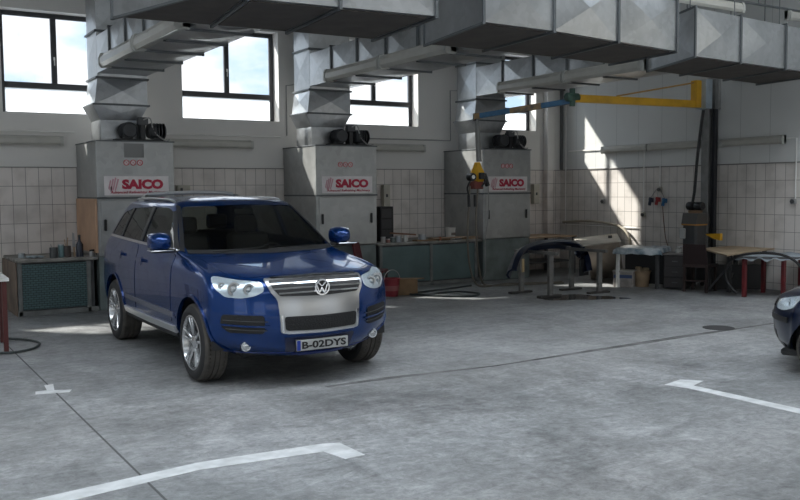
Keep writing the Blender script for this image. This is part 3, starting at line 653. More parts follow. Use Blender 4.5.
#__CRANE__
r = thing('jib_crane', 'yellow jib crane arm reaching from the right wall column over the booths', 'crane', (13.72, 11.12, 0))
colm = MB()
colm.lohi((13.68, 11.04, 0), (13.70, 11.20, 3.86), .002).lohi((13.86, 11.04, 0), (13.88, 11.20, 3.86), .002).lohi((13.70, 11.11, 0), (13.86, 11.13, 3.86), .002)
obj('column', colm, mat('column_grey', (.22, .22, .215), .5, .1, var=.15), r)
obj('cable_duct', MB().lohi((13.78, 10.97, .1), (13.86, 11.035, 3.3), .004), mat('column_dark', (.025, .026, .03), .5), r)
obj('wall_bracket', MB().lohi((13.88, 10.98, 3.3), (W, 11.26, 3.9), .006), GREY, r)
obj('foot_bracket', MB().lohi((13.88, 10.98, .0), (W - .02, 11.26, .25), .006), GREY, r)
obj('hinge_plate', MB().lohi((13.50, 10.96, 3.30), (13.68, 11.2, 3.84), .006), galvanised('hinge_steel', base=.5, tint=(.86, 1., 1.1), metal=.3), r)
arm = obj('main_arm', MB().bar((13.42, 11.13, 3.385), (10.62, 11.39, 3.385), .10, .13), YEL, r)
obj('upright', MB().lohi((13.36, 11.06, 3.32), (13.50, 11.20, 3.82), .006), YEL, r)
obj('tie_rod', MB().cyl((13.38, 11.13, 3.78), (11.55, 11.3, 3.46), .014), mat('tie_rod', (.42, .24, .06), .5), r)
pv = V((10.58, 11.39, 3.40))
mb = MB().lathe([(0, -.14), (.06, -.14), (.075, -.12), (.075, .12), (.06, .14), (0, .14)], pv, 'X', 18); mb.lathe([(0, -.15), (.05, -.15), (.05, .15), (0, .15)], pv, 'Z', 18)
obj('pivot_motor', mb, mat('motor_green', (.03, .07, .05), .5, var=.3), r, 40)
tip = V((9.70, 13.0, 3.16)); a0 = pv + V((0, 0, -.06)); b0 = tip
def lerp(t): return a0.lerp(b0, t)
o = obj('second_arm', MB().bar(lerp(.02), lerp(1), .09, .09), mat('arm_blue', (.05, .14, .25), .5, var=.2), r); o['label'] = 'blue second crane arm with worn tan stretches'
for t0, t1 in ((.30, .62), (.94, 1.0)): obj('worn_sleeve', MB().bar(lerp(t0), lerp(t1), .098, .098), mat('sleeve_tan', (.36, .24, .11), .6, var=.5, vscale=8, col2=(.12, .11, .10)), r)
obj('arm_clip', MB().lohi(tip - V((.03, .03, .08)), tip + V((.03, .03, .06)), .005), BLACK, r)

# hose reel hanging below the arm tip
hx, hy = 9.69, 13.0
r = thing('hose_reel', 'yellow hose reel hanging from the crane arm in front of the right booth', 'hose reel', (hx, hy, 2.4))
obj('down_pipe', MB().cyl((hx + .05, hy, 3.12), (hx + .10, hy, 2.34), .045, .05), mat('down_pipe', (.20, .20, .19), .5, .3), r)
obj('housing', MB().lathe([(0, .0), (.11, 0), (.15, .05), (.155, .13), (.13, .20), (.10, .25), (.055, .36), (0, .36)], (hx + .06, hy, 1.97), n=6), YEL, r)
mb = MB().lathe([(0, -.07), (.07, -.07), (.075, -.03), (.075, .05), (0, .05)], (hx - .14, hy - .08, 2.06), 'Y', 16)
obj('gauge', mb, BLACK, r, 40); obj('gauge_face', MB().lathe([(0, -.075), (.035, -.075), (.035, -.068), (0, -.068)], (hx - .14, hy - .08, 2.06), 'Y', 16), WHITE, r)
obj('coupling', MB().lohi((hx - .08, hy - .1, 1.84), (hx + .14, hy + .08, 1.99), .02), mat('reel_red', (.16, .03, .02), .5), r)
obj('valve', MB().cyl((hx + .17, hy - .06, 2.12), (hx + .25, hy - .06, 1.9), .045), BLACK, r)
obj('hose_guide', MB().tube([(hx - .14, hy - .06, 2.0), (hx - .2, hy - .05, 1.86), (hx - .16, hy - .04, 1.72)], .018, 8).tube([(hx + .02, hy - .12, 2.1), (hx + .12, hy - .16, 2.0), (hx + .06, hy - .13, 1.88)], .016, 8), BLACK, r)
obj('side_plate', MB().lohi((hx - .02, hy - .19, 2.02), (hx + .10, hy - .14, 2.14), .01), BLACK, r)
for k, dx in enumerate((-.16, -.02)): obj('nozzle', MB().cyl((hx + dx, hy - .03, 1.74), (hx + dx + .01, hy - .03, 1.52), .025, .03), BLACK, r)
G3 = 'air hoses at the right booth'
tag(obj('air_hose', MB().tube([(9.56, 12.97, 1.9), (9.53, 12.97, 1.5), (9.51, 12.98, .95), (9.58, 13.0, .4), (9.82, 13.1, .06), (10.2, 13.12, .02), (10.7, 13.0, .018), (11.2, 12.85, .018), (11.6, 12.7, .018)], .018, 8), HOSE), 'beige air hose from the reel, the left strand, looping onto the floor', 'hose', G3)
tag(obj('air_hose', MB().tube([(9.74, 12.97, 1.86), (9.70, 12.97, 1.4), (9.72, 12.98, .8), (9.82, 13.02, .28), (10.1, 13.2, .025), (10.6, 13.2, .018), (11.1, 13.02, .018), (11.7, 12.86, .018)], .018, 8), HOSE), 'beige air hose from the reel, the right strand, looping onto the floor', 'hose', G3)
tag(obj('air_hose', MB().tube([(9.98, 12.97, 1.92), (9.99, 12.98, 1.4), (9.93, 13.0, .85), (9.96, 13.04, .3), (10.05, 13.3, .02), (10.5, 13.5, .015)], .009, 8), GREY), 'thin grey air line hanging right of the two beige hoses', 'hose', G3)
tag(obj('air_hose', MB().tube([(8.2, 12.9, .018), (8.5, 12.37, .018), (8.9, 12.05, .018), (9.25, 12.3, .018), (9.1, 12.75, .018), (8.75, 12.75, .018), (8.45, 12.5, .03), (8.6, 12.25, .03), (8.3, 12.95, .018), (9.2, 13.2, .018), (9.9, 13.4, .018)], .016, 8), HOSED), 'dark green hose coiled on the floor in front of the cluttered bench', 'hose', G3)

#__RIGHTSIDE__
# bumper stands
def stand(p, q, label):
    r = thing('bumper_stand', label, 'stand', (p[0], p[1], 0), 'steel bumper stands')
    sm = mat('stand_steel', (.19, .185, .175), .55, .3, var=.2)
    for c in (p, q):
        obj('post', MB().lohi((c[0] - .045, c[1] - .03, .03), (c[0] + .045, c[1] + .03, .72), .004), sm, r)
        obj('foot', MB().lohi((c[0] - .26, c[1] - .05, 0), (c[0] + .22, c[1] + .05, .035), .006), mat('foot_dark', (.07, .065, .06), .6, .3), r)
    d = (V(q) - V(p)).normalized() * .16
    obj('top_bar', MB().bar((p[0] - d.x, p[1] - d.y, .745), (q[0] + d.x, q[1] + d.y, .745), .07, .05), sm, r)
stand((9.98, 12.02), (10.0, 11.28), 'steel stand under the left end of the dark bumper')
stand((11.02, 11.86), (11.06, 11.2), 'steel stand under the right end of the dark bumper')
r = thing('car_bumper', 'dark blue car bumper laid across two steel stands', 'car bumper', (10.5, 11.7, .77))
bp_ = [(512, 273, 11.25), (516, 260, 11.42), (522, 251.5, 11.6), (533, 246.5, 11.75), (547, 244, 11.85), (560, 243.5, 11.9), (572, 245, 11.88), (580, 249, 11.8), (585.5, 258, 11.7), (588, 272, 11.6)]
ctl = [onY(*p) for p in bp_]; path = []
for k in range(25):
    t = k / 24 * (len(ctl) - 1); n = min(int(t), len(ctl) - 2); f = t - n
    a, b, c, d = ctl[max(n - 1, 0)], ctl[n], ctl[n + 1], ctl[min(n + 2, len(ctl) - 1)]
    path.append(.5 * ((2 * b) + (c - a) * f + (2 * a - 5 * b + 4 * c - d) * f * f + (3 * b - a - 3 * c + d) * f ** 3))
prof = [(-.15, -.04), (-.12, .03), (-.02, .065), (.06, .06), (.12, .0), (.10, -.02), (.03, .035), (-.02, .04), (-.09, .008), (-.12, -.06)]
mb = MB(); rings = []
for i, p in enumerate(path):
    tg_ = (path[min(i + 1, 24)] - path[max(i - 1, 0)]).normalized(); side = V((0, -1, .35)); side = (side - tg_ * side.dot(tg_)).normalized(); nn = tg_.cross(side); nn = nn if nn.z > -.2 else -nn
    rings.append([mb.bm.verts.new(p + side * (a * .95) + nn * b * 1.1) for a, b in prof])
for A, B in zip(rings[:-1], rings[1:]):
    for k in range(len(prof)): mb.bm.faces.new((A[k], A[(k + 1) % len(prof)], B[(k + 1) % len(prof)], B[k]))
mb.bm.faces.new(rings[0][::-1]); mb.bm.faces.new(rings[-1])
obj('bumper_skin', mb, NAVYP, r, 40)
e0 = path[2]; obj('masking_paper', MB().box(e0 + V((.12, -.07, -.04)), (.06, .02, .22), .3), mat('masking_paper', (.45, .33, .18), .8), r)
obj('grille_insert', MB().box(path[22] + V((-.06, .0, -.10)), (.24, .03, .30), .1, .01), BLACK, r)

# right part of the back wall: boards on a bench
r = thing('board_table', 'low table of loose boards in the back right corner', 'table', (12.6, 14.6, 0))
obj('tabletop', MB().lohi((11.95, 14.2, .79), (13.35, 15.2, .82), .004), WOODT, r)
obj('shelf', MB().lohi((12.0, 14.3, .25), (13.3, 15.15, .28), .004), DGREY, r)
for x, y in ((12.0, 14.25), (13.3, 14.25), (12.0, 15.15), (13.3, 15.15)): obj('leg', MB().lohi((x - .03, y - .03, 0), (x + .03, y + .03, .79), .004), DGREY, r)
r = thing('cardboard_sheet', 'large tan cardboard sheet leaning below the pale board at the right corner', 'cardboard', (13.0, 13.5, 0))
a, b, c, d = onZ(591, 279), onZ(624, 276), onZ(619, 242, .80), onZ(585, 246, .80)
nv = (b - a).cross(d - a).normalized() * .02
obj('sheet', MB().prism([a, b, c + V((0, 0, 0)), d], nv), mat('cardboard_grey', (.40, .34, .28), .8, var=.12, vscale=2), r)
r = thing('pale_board', 'pale board lying on the corner table above the leaning cardboard', 'board', (12.6, 13.6, .83))
pts = [onZ(573, 239, .84), onZ(583, 246.5, .84), onZ(621, 242, .84), onZ(617, 234.5, .84)]
obj('board', MB().prism(pts, (0, 0, .02)), mat('board_pale', (.47, .43, .37), .7, var=.15, vscale=3), r)
bx, by = onZ(610, 238, .86).x, onZ(610, 238, .86).y
can(bx, by, .04, .05, BLACK, 'small dark cup on the pale board', 'cup', 'mixing_cup', z=.86, rim=False)
r = thing('flexible_pipe', 'beige flexible pipe arching along the tiles above the corner table', 'pipe', (W - .1, 14, 1))
obj('pipe', MB().tube([onX(563, 222, W - .08), onX(590, 221, W - .08), onX(611, 224, W - .08), onX(622, 228, W - .1), onX(629, 237, W - .12), onX(631, 250, W - .15), onX(630.5, 268, W - .25)], .028, 10), mat('pipe_beige', (.36, .32, .25), .6), r)

# table with blue-white plastic sheet
A = V((11.99, 11.70, 0)); e1 = (V((12.36, 11.05, 0)) - A); L1 = e1.length; e1.normalize(); e2 = V((-e1.y, e1.x, 0))
if e2.x < 0: e2 = -e2
r = thing('sheeted_table', 'work table draped with blue and white plastic sheeting', 'table', A)
def tp(s, t, z): return A + e1 * s + e2 * t + V((0, 0, z))
LW, LD = L1 + .05, .75
top = MB().prism([tp(-.03, -.03, .69), tp(LW, -.03, .69), tp(LW, LD, .69), tp(-.03, LD, .69)], (0, 0, .03)); obj('tabletop', top, GREY, r)
for s, t, m_, l in ((.02, .02, WHITE, 'pale leg'), (L1 - .01, .02, DGREY, None), (.02, LD - .05, DGREY, None), (L1 - .01, LD - .05, DGREY, None)):
    o = obj('leg', MB().bar(tp(s, t, 0), tp(s, t, .69), .055), m_, r)
    if l: o['label'] = l
obj('back_panel', MB().prism([tp(0, LD - .12, .02), tp(L1, LD - .12, .02), tp(L1, LD - .12, .69), tp(0, LD - .12, .69)], e2 * .015), BLACK, r)  # black sheet added to give the darkness under the table
mb = MB(); bmesh.ops.create_grid(mb.bm, x_segments=26, y_segments=18, size=.5)
for v in mb.bm.verts:
    s = (v.co.x + .5) * (LW + .22) - .13; t = (v.co.y + .5) * (LD + .16) - .11
    dx = max(0, -.035 - s, s - LW - .01); dt = max(0, -.035 - t)
    z = .735 - min(1.4 * max(dx, dt), .11) + .012 * sin(s * 19 + t * 9) * cos(t * 15 - s * 7)
    v.co = tp(min(max(s, -.06), LW + .03), max(t, -.06), z)
bmesh.ops.solidify(mb.bm, geom=mb.bm.faces[:], thickness=.006)
obj('plastic_sheet', mb, mat('sheet_blue', (.62, .66, .68), .3, var=.3, vscale=6, col2=(.13, .21, .27)), r, 60)
cpos = tp(.9, .25, 0)
r = thing('drawer_cabinet', 'low black drawer cabinet right of the sheeted table', 'cabinet', (12.62, 11.0, 0))
M2 = Matrix.Rotation(atan2(e1.y, e1.x), 4, 'Z')
def lb(c, d, bev=.005): return MB().box(c, d, bev=bev, M=M2)
cc = onZ(671, 289.5) + e2 * .27 + e1 * .06
obj('carcass', lb(cc + V((0, 0, .32)), (.40, .5, .60)), mat('cabinet_black', (.018, .016, .016), .5), r)
obj('top', lb(cc + V((0, 0, .635)), (.44, .54, .03)), mat('cabinet_top', (.16, .15, .15), .6), r)
for k in range(3):
    d_ = obj('drawer', lb(cc - e2 * .255 + V((0, 0, .13 + k * .19)), (.36, .02, .17), .004), mat('drawer_black', (.03, .026, .026), .45), r)
    obj('handle', lb(cc - e2 * .272 + V((0, 0, .13 + k * .19)), (.1, .015, .02), .004), DGREY, d_)
tt = cc + V((-.05, -.05, .65))
r = thing('spray_gun', 'small pale spray gun standing on the black drawer cabinet', 'tool', tt)
obj('cup', MB().lathe([(0, 0), (.045, 0), (.05, .08), (.02, .1), (0, .1)], tt, n=16), mat('gun_pale', (.40, .40, .38), .4), r, 40)
obj('body', MB().bar(tt + V((-.03, 0, .11)), tt + V((.1, -.02, .12)), .03).bar(tt + V((.07, 0, .11)), tt + V((.1, 0, .02)), .025), STEEL, r)
# boxes under the sheeted table
r = thing('storage_box', 'pale storage box with a blue band under the sheeted table', 'box', (12, 11.9, 0))
c = onZ(622, 287.5) + e2 * .2
obj('body', lb(c + V((0, 0, .14)), (.36, .3, .28), .01), mat('box_pale', (.33, .30, .28), .7, var=.25, vscale=8), r)
obj('band', lb(c - e2 * .152 + V((0, 0, .2)), (.34, .006, .06), .001), mat('box_blue', (.05, .08, .18), .6), r)
obj('lid', lb(c + V((0, 0, .295)), (.39, .33, .03), .006), mat('box_lid', (.40, .38, .36), .6), r)
r = thing('waste_basket', 'brown basket filled with paper under the sheeted table', 'basket', (12.2, 11.8, 0))
c = onZ(639, 287.5) + e2 * .22
obj('basket', MB().lathe([(0, 0), (.12, 0), (.16, .28), (.17, .28), (.17, .295), (.15, .29), (.11, .015), (0, .015)], c, n=20), mat('basket_tan', (.34, .24, .15), .7, var=.2), r, 40)
mb = MB()
for k in range(7):
    a_ = k * 2.4; mb.box(c + V((.07 * cos(a_), .07 * sin(a_), .25 + .015 * k)), (.11, .08, .05), a_, .012)
obj('paper', mb, mat('paper_crumple', (.40, .31, .2), .8), r)
# dust extractor behind the chair
ex, ey = 13.30, 11.02
r = thing('dust_extractor', 'tall dark grey dust extractor standing by the crane column', 'machine', (ex, ey, 0))
obj('body', MB().box((ex, ey, .62), (.30, .32, 1.08), 0, .03), mat('extractor_grey', (.055, .057, .06), .5), r)
obj('hood', MB().prism([(ex - .16, ey - .17, 1.16), (ex + .16, ey - .17, 1.16), (ex + .13, ey - .17, 1.36), (ex - .12, ey - .17, 1.36)], (0, .34, 0)), mat('extractor_top', (.07, .065, .06), .5), r)
obj('orange_band', MB().box((ex, ey, 1.15), (.32, .34, .03), 0, .004), mat('extractor_orange', (.45, .2, .03), .5), r)
obj('motor_head', MB().lathe([(0, 0), (.12, 0), (.13, .02), (.13, .05), (0, .06)], (ex + .02, ey, 1.36), n=20), mat('motor_tan', (.22, .13, .07), .5), r, 40)
for s in (-.09, .09): obj('motor', MB().lathe([(0, -.08), (.07, -.08), (.08, -.06), (.08, .06), (.07, .08), (0, .08)], (ex + .02, ey + s, 1.49), 'Y', 18), BLACK, r, 40)
for x, y in ((-.11, -.11), (.11, -.11), (-.11, .11), (.11, .11)): obj('caster', MB().cyl((ex + x, ey + y - .02, .04), (ex + x, ey + y + .02, .04), .04).lohi((ex + x - .02, ey + y - .025, .05), (ex + x + .02, ey + y + .025, .09), .002), BLACK, r)
obj('suction_hose', MB().tube([(ex + .05, ey + .1, 1.5), (ex + .14, ey + .12, 1.8), (ex + .2, ey + .12, 2.4), (ex + .27, ey + .1, 3.0), (13.60, 11.10, 3.28)], .028, 8), BLACK, r)
obj('paper_bundle', MB().box((ex - .18, ey + .12, .98), (.06, .12, .2), .2, .02), mat('bundle_pale', (.38, .38, .37), .8), r)
# yellow funnel-like flag at the column
r = thing('yellow_wedge', 'small yellow wedge sticking out beside the crane column', 'wedge', (13.3, 10.6, .95))
p = [onX(704.5, 234, 13.45), onX(713, 233.5, 13.45), onX(720, 233.5, 13.45), onX(720, 240.5, 13.45), onX(714, 239, 13.45)]
obj('wedge', MB().prism(p, (.07, 0, 0)), YEL, r); obj('arm', MB().bar(p[4] + V((.035, .05, 0)), V((13.62, 11.0, .98)), .02), BLACK, r)
# chair in front of the extractor
cb = onZ(684, 291.5); ce = (onZ(698, 292.5) - cb).normalized(); cw = .40; cn = V((-ce.y, ce.x, 0)); cn = cn if cn.x > 0 else -cn
r = thing('wooden_chair', 'dark wooden chair seen from behind, in front of the dust extractor', 'chair', cb)
def cp(s, t, z): return cb + ce * s + cn * t + V((0, 0, z))
for s in (0, cw):
    obj('leg', MB().bar(cp(s, 0, 0), cp(s, 0, .46), .04), DARKW, r); obj('leg', MB().bar(cp(s, .4, 0), cp(s, .4, .44), .04), DARKW, r)
obj('seat', MB().prism([cp(-.03, -.03, .44), cp(cw + .03, -.03, .44), cp(cw + .03, .43, .44), cp(-.03, .43, .44)], (0, 0, .05)), DARKW, r)
obj('backrest', MB().prism([cp(-.02, -.02, .47), cp(cw + .02, -.02, .47), cp(cw, -.08, .85), cp(0, -.08, .85)], cn * .035), mat('chair_back', (.02, .009, .009), .5), r)
obj('stretcher', MB().bar(cp(0, .0, .2), cp(cw, .0, .2), .025), DARKW, r)
# table with tan boards
r = thing('tan_table', 'dark framed table with a warped tan board top right of the chair', 'table', (13.2, 10.2, 0))
T = [onZ(701, 249.5, .72), onZ(727, 256.5, .72), onZ(748, 253, .72), V((13.9, 9.75, .72)), V((13.9, 10.65, .72))]
obj('tabletop', MB().prism([T[0], T[1], T[2], T[3], T[4]], (0, 0, .025)), mat('board_tan', (.32, .24, .155), .7, var=.2, vscale=3), r)
lg_ = [onZ(708, 291), onZ(729, 292), V((13.82, 10.5, 0)), V((13.82, 9.9, 0))]
for q in lg_: obj('leg', MB().bar(q, q + V((0, 0, .72)), .06), mat('leg_dark', (.05, .05, .05), .5, var=.2), r)
obj('diagonal_brace', MB().bar(lg_[0] + V((0.0, -.03, .05)), lg_[1] + V((-.02, -.02, .48)), .05, .03), DGREY, r)
obj('diagonal_brace', MB().bar(lg_[1] + V((.0, .02, .15)), lg_[2] + V((-.02, -.02, .45)), .05, .03), DGREY, r)
obj('back_panel', MB().prism([lg_[0] + e2 * .3, lg_[3] + V((-.05, 0, 0)), lg_[3] + V((-.05, 0, .45)), lg_[0] + e2 * .3 + V((0, 0, .45))], (.02, .02, 0)), BLACK, r)
# red-legged table with grey sheet
q0, q1, q2, q3 = onZ(744, 297), onZ(783, 298), onZ(763, 292.5), onZ(800, 293.5)
r = thing('red_table', 'table with red legs under a grey cloth at the right edge', 'table', q0)
for q in (q0, q1, q2, q3): obj('leg', MB().bar(q, q + V((0, 0, .67)), .06), REDLEG, r)
ft = (q1 - q0).normalized(); fn = (q2 - q0).normalized()
TT = [q0 - ft * .12 - fn * .08, q1 + ft * .35 - fn * .08, q3 + ft * .35 + fn * .08, q2 - ft * .12 + fn * .08]
obj('frame', MB().prism([p + V((0, 0, .65)) for p in TT], (0, 0, .035)), DGREY, r)
mb = MB(); bmesh.ops.create_grid(mb.bm, x_segments=24, y_segments=14, size=.5)
for v in mb.bm.verts:
    s, t = v.co.x + .5, v.co.y + .5; p = (TT[0].lerp(TT[1], s)).lerp(TT[3].lerp(TT[2], s), t)
    edge = min(t, s, 1 - s); v.co = p + (V((0, 0, 0)) if t > .06 else -fn * .015) + V((0, 0, .70 + .014 * sin(s * 23) * cos(t * 9) - (.06 + .02 * sin(s * 31)) * (1 if edge < .03 else 0)))
bmesh.ops.solidify(mb.bm, geom=mb.bm.faces[:], thickness=.008)
obj('cloth', mb, mat('cloth_grey', (.28, .31, .34), .6, var=.25, vscale=5), r, 60)
hp = [onZ(740, 296).lerp(onZ(727, 290), .5)]
dpl = 12.75
r = thing('rubber_hoop', 'big black rubber hoop draped over the grey cloth table at right', 'rubber seal', (12.7, 9.3, 0))
pts = [(737, 293), (729, 285), (725.5, 275), (727, 265), (735, 257.5), (748, 254), (765, 253), (782, 255), (795, 261), (803, 271), (808, 285)]
obj('hoop', MB().tube([onZ(q0.x, 0) if False else (lambda p: p)(onX(u, v, 12.45 + (u - 737) * .004)) for u, v in pts], .022, 8), RUBBER, r)
# red chair, bucket, carton behind the car
r = thing('red_chair', 'maroon plastic chair behind the blue car by the cluttered bench', 'chair', (7.7, 13.3, 0))
bx0, by0 = 7.55, 13.62
q_ = V((7.84, 13.55, 0)); ra = -.75; Mz = Matrix.Rotation(ra, 4, 'Z')
def rc(x, y, z): return q_ + (Mz @ V((x, y, z)))
obj('seat', MB().box(rc(.0, 0, .40), (.46, .46, .045), ra, .015), MAROON, r)
obj('backrest', MB().box(rc(-.27, 0, .65), (.04, .44, .52), bev=.015, M=Mz @ Matrix.Rotation(R(-12), 4, 'Y')), MAROON, r)
for x, y in ((-.2, -.2), (-.2, .2), (.2, -.2), (.2, .2)): obj('leg', MB().bar(rc(x, y, 0), rc(x, y, .39), .035), DARKW, r)
c = onZ(391, 296)
r = thing('red_bucket', 'red plastic bucket with a wire handle on the floor behind the car', 'bucket', c)
obj('body', MB().lathe([(0, 0), (.125, 0), (.155, .29), (.165, .29), (.165, .31), (.145, .31), (.115, .02), (0, .02)], c, n=24), mat('bucket_red', (.22, .02, .03), .45, var=.15), r, 40)
obj('wire_handle', MB().tube([c + V((.16 * cos(a_), -.04, .29 + .17 * sin(a_))) for a_ in [pi * k / 10 for k in range(11)]], .006, 6, sub=1), STEEL, r)
obj('label_band', MB().lathe([(.139, .10), (.147, .19), (.150, .19), (.142, .10)], c, n=24, closed=True), mat('bucket_band', (.30, .10, .10), .5), r)
c = onZ(411, 295)
r = thing('carton', 'open brown cardboard carton on the floor right of the red bucket', 'box', c)
obj('box', MB().box(c + V((0, .13, .14)), (.36, .26, .28), -.5, .004), CARD, r)
obj('flap', MB().box(c + V((.1, .0, .285)), (.30, .12, .008), -.5, .002), CARD, r)
# table edge and hose at far left
r = thing('red_legged_stand', 'white topped table with a dark red leg cut off by the left edge', 'table', (1.4, 11, 0))
lp = onZ(6.5, 352); zt = 1.84 - (1.84) * (277 - 190) / (352 - 190) * 0 ; t1 = onY(11, 279, lp.y)
zt = onY(6.5, 281, lp.y).z
obj('leg', MB().bar(lp, lp + V((0, 0, zt)), .05), mat('leg_darkred', (.09, .02, .018), .5), r)
for dx, dy in ((-.75, .1), (-.68, .85), (.06, .75)): obj('leg', MB().bar(lp + V((dx, dy, 0)), lp + V((dx, dy, zt)), .05), mat('leg_darkred', (.09, .02, .018), .5), r)
obj('tabletop', MB().prism([lp + V((.05, -.05, zt)), lp + V((.08, .86, zt)), lp + V((-.85, .95, zt)), lp + V((-.85, .0, zt))], (0, 0, .035)), WHITE, r)
tag(obj('air_hose', MB().tube([onZ(-6, 338, .02), onZ(10, 338.5, .02), onZ(25, 339.5, .02), onZ(36, 341.5, .02), onZ(39.5, 344, .02), onZ(34, 348, .02), onZ(20, 351.5, .02), onZ(4, 352.8, .02), onZ(-8, 352.5, .02)], .014, 8), HOSED), 'dark hose curled on the floor at the left edge', 'hose')

#__CARS__
class Car: pass
def ring(z, yf, sweep, wf, side, ys, yr, rs, wr, zr=None, zfc=None):
    """half outline (x>=0), front centre to rear centre.  z: (front centre, corner, side front, side rear, rear centre)"""
    fx = [0, .26, .52, .74, .90, 1.0]; pts = []
    for f in fx: pts.append((wf * f, yf + sweep * f ** 2.6, z[0] + (z[1] - z[0]) * f ** 1.5))
    n = 9
    for k in range(n):
        t = k / (n - 1); a, b, c = side
        x = a + (b - a) * sin(min(t * 2, 1) * pi / 2) if t < .5 else c + (b - c) * sin(min((1 - t) * 2, 1) * pi / 2)
        pts.append((x, ys[0] + (ys[1] - ys[0]) * t, z[2] + (z[3] - z[2]) * t))
    for f in fx[::-1]: pts.append((wr * f, yr - rs * f ** 2.6, z[4] + (z[3] - z[4]) * f ** 1.5))
    return pts
def car_shell(rings, creases, sub=3):
    bm = bmesh.new(); cl = bm.edges.layers.float.new('crease_edge'); grid = []
    for rg in rings: grid.append([bm.verts.new(p) for p in rg])
    n = len(rings[0])
    for A, B in zip(grid[:-1], grid[1:]):
        for k in range(n - 1):
            bm.faces.new((A[k], A[k + 1], B[k + 1], B[k]))
    for i, w in creases.items():
        for k in range(n - 1):
            e = bm.edges.get((grid[i][k], grid[i][k + 1]))
            if e: e[cl] = w
    bmesh.ops.mirror(bm, geom=bm.verts[:] + bm.edges[:] + bm.faces[:], axis='X', merge_dist=1e-4)
    bmesh.ops.remove_doubles(bm, verts=bm.verts, dist=1e-4)
    bmesh.ops.dissolve_degenerate(bm, edges=bm.edges, dist=1e-5)
    bmesh.ops.recalc_face_normals(bm, faces=bm.faces)
    me = bpy.data.meshes.new('shell'); bm.to_mesh(me); bm.free()
    o = bpy.data.objects.new('shell', me); COL.objects.link(o)
    md = o.modifiers.new('s', 'SUBSURF'); md.levels = sub; md.render_levels = sub
    bpy.context.view_layer.update()
    out = bpy.data.meshes.new_from_object(o.evaluated_get(bpy.context.evaluated_depsgraph_get()))
    bpy.data.objects.remove(o)
    return out
AX = {'F': (V((0, 1, 0)), lambda a, b: V((a, -5, b))), 'B': (V((0, -1, 0)), lambda a, b: V((a, 9, b))),
      'R': (V((1, 0, 0)), lambda a, b: V((-5, a, b))), 'L': (V((-1, 0, 0)), lambda a, b: V((5, a, b))), 'T': (V((0, 0, -1)), lambda a, b: V((a, b, 5)))}
def patch(bvh, poly, ax, off=.004, thick=.01, cell=.06, mb=None, limit=None):
    """a plate that follows the body: the 2-D outline poly is cast onto the skin along ax"""
    d, mk = AX[ax]; b = bmesh.new()
    vs = [b.verts.new((p[0], p[1], 0)) for p in poly]; f = b.faces.new(vs)
    xs = [p[0] for p in poly]; ys = [p[1] for p in poly]
    bmesh.ops.triangulate(b, faces=b.faces[:])
    for i, (lo, hi) in enumerate(((min(xs), max(xs)), (min(ys), max(ys)))):
        n = int((hi - lo) / cell)
        for k in range(1, n + 1):
            t = lo + (hi - lo) * k / (n + 1); co = V((t, 0, 0)) if i == 0 else V((0, t, 0)); no = V((1, 0, 0)) if i == 0 else V((0, 1, 0))
            bmesh.ops.bisect_plane(b, geom=b.verts[:] + b.edges[:] + b.faces[:], plane_co=co, plane_no=no)
    bmesh.ops.remove_doubles(b, verts=b.verts, dist=1e-5)
    info = {}
    for v in b.verts:
        h = bvh.ray_cast(mk(v.co.x, v.co.y), d)
        if h[0] is None: h = bvh.find_nearest(mk(v.co.x, v.co.y))
        n = h[1] if h[1].dot(d) < 0 else -h[1]
        info[v] = (h[0], n)
    mb = mb or MB(); top = {}; bot = {}
    for v in b.verts:
        p, n = info[v]; top[v] = mb.bm.verts.new(p + n * off); bot[v] = mb.bm.verts.new(p + n * (off - thick))
    for f in b.faces:
        mb.bm.faces.new([top[v] for v in f.verts]); mb.bm.faces.new([bot[v] for v in reversed(f.verts)])
    for e in b.edges:
        if len(e.link_faces) == 1:
            v, w = e.verts; mb.bm.faces.new((top[v], top[w], bot[w], bot[v]))
    b.free(); return mb
def band(pts, w, closed=False):
    """polygon around a polyline"""
    pts = [V((p[0], p[1], 0)) for p in pts]; L, Rr = [], []
    for i, p in enumerate(pts):
        a = pts[max(i - 1, 0)]; c = pts[min(i + 1, len(pts) - 1)]; t = (c - a).normalized(); n = V((-t.y, t.x, 0)) * w / 2
        L.append(p + n); Rr.append(p - n)
    return [(p.x, p.y) for p in L] + [(p.x, p.y) for p in Rr[::-1]]
def arc(cx, cz, r, a0, a1, n=16): return [(cx + r * cos(R(a0 + (a1 - a0) * k / n)), cz + r * sin(R(a0 + (a1 - a0) * k / n))) for k in range(n + 1)]
def rounded(poly, r=.03, n=4):
    out = []; N = len(poly)
    for i in range(N):
        p = V((*poly[i], 0)); a = V((*poly[i - 1], 0)); c = V((*poly[(i + 1) % N], 0))
        ra = min(r, (a - p).length * .45); rc = min(r, (c - p).length * .45)
        s = p + (a - p).normalized() * ra; e = p + (c - p).normalized() * rc
        for k in range(n + 1):
            t = k / n; q = s * (1 - t) ** 2 + p * 2 * t * (1 - t) + e * t * t; out.append((q.x, q.y))
    return out
def boolean(o, cutters):
    for c in cutters:
        md = o.modifiers.new('b', 'BOOLEAN'); md.operation = 'DIFFERENCE'; md.object = c; md.solver = 'EXACT'
    bpy.context.view_layer.update()
    me = bpy.data.meshes.new_from_object(o.evaluated_get(bpy.context.evaluated_depsgraph_get()))
    o.modifiers.clear(); o.data = me
    for c in cutters: bpy.data.objects.remove(c)
def tmp(mb):
    bmesh.ops.recalc_face_normals(mb.bm, faces=mb.bm.faces)
    me = bpy.data.meshes.new('c'); mb.bm.to_mesh(me); mb.bm.free(); o = bpy.data.objects.new('c', me); COL.objects.link(o); return o
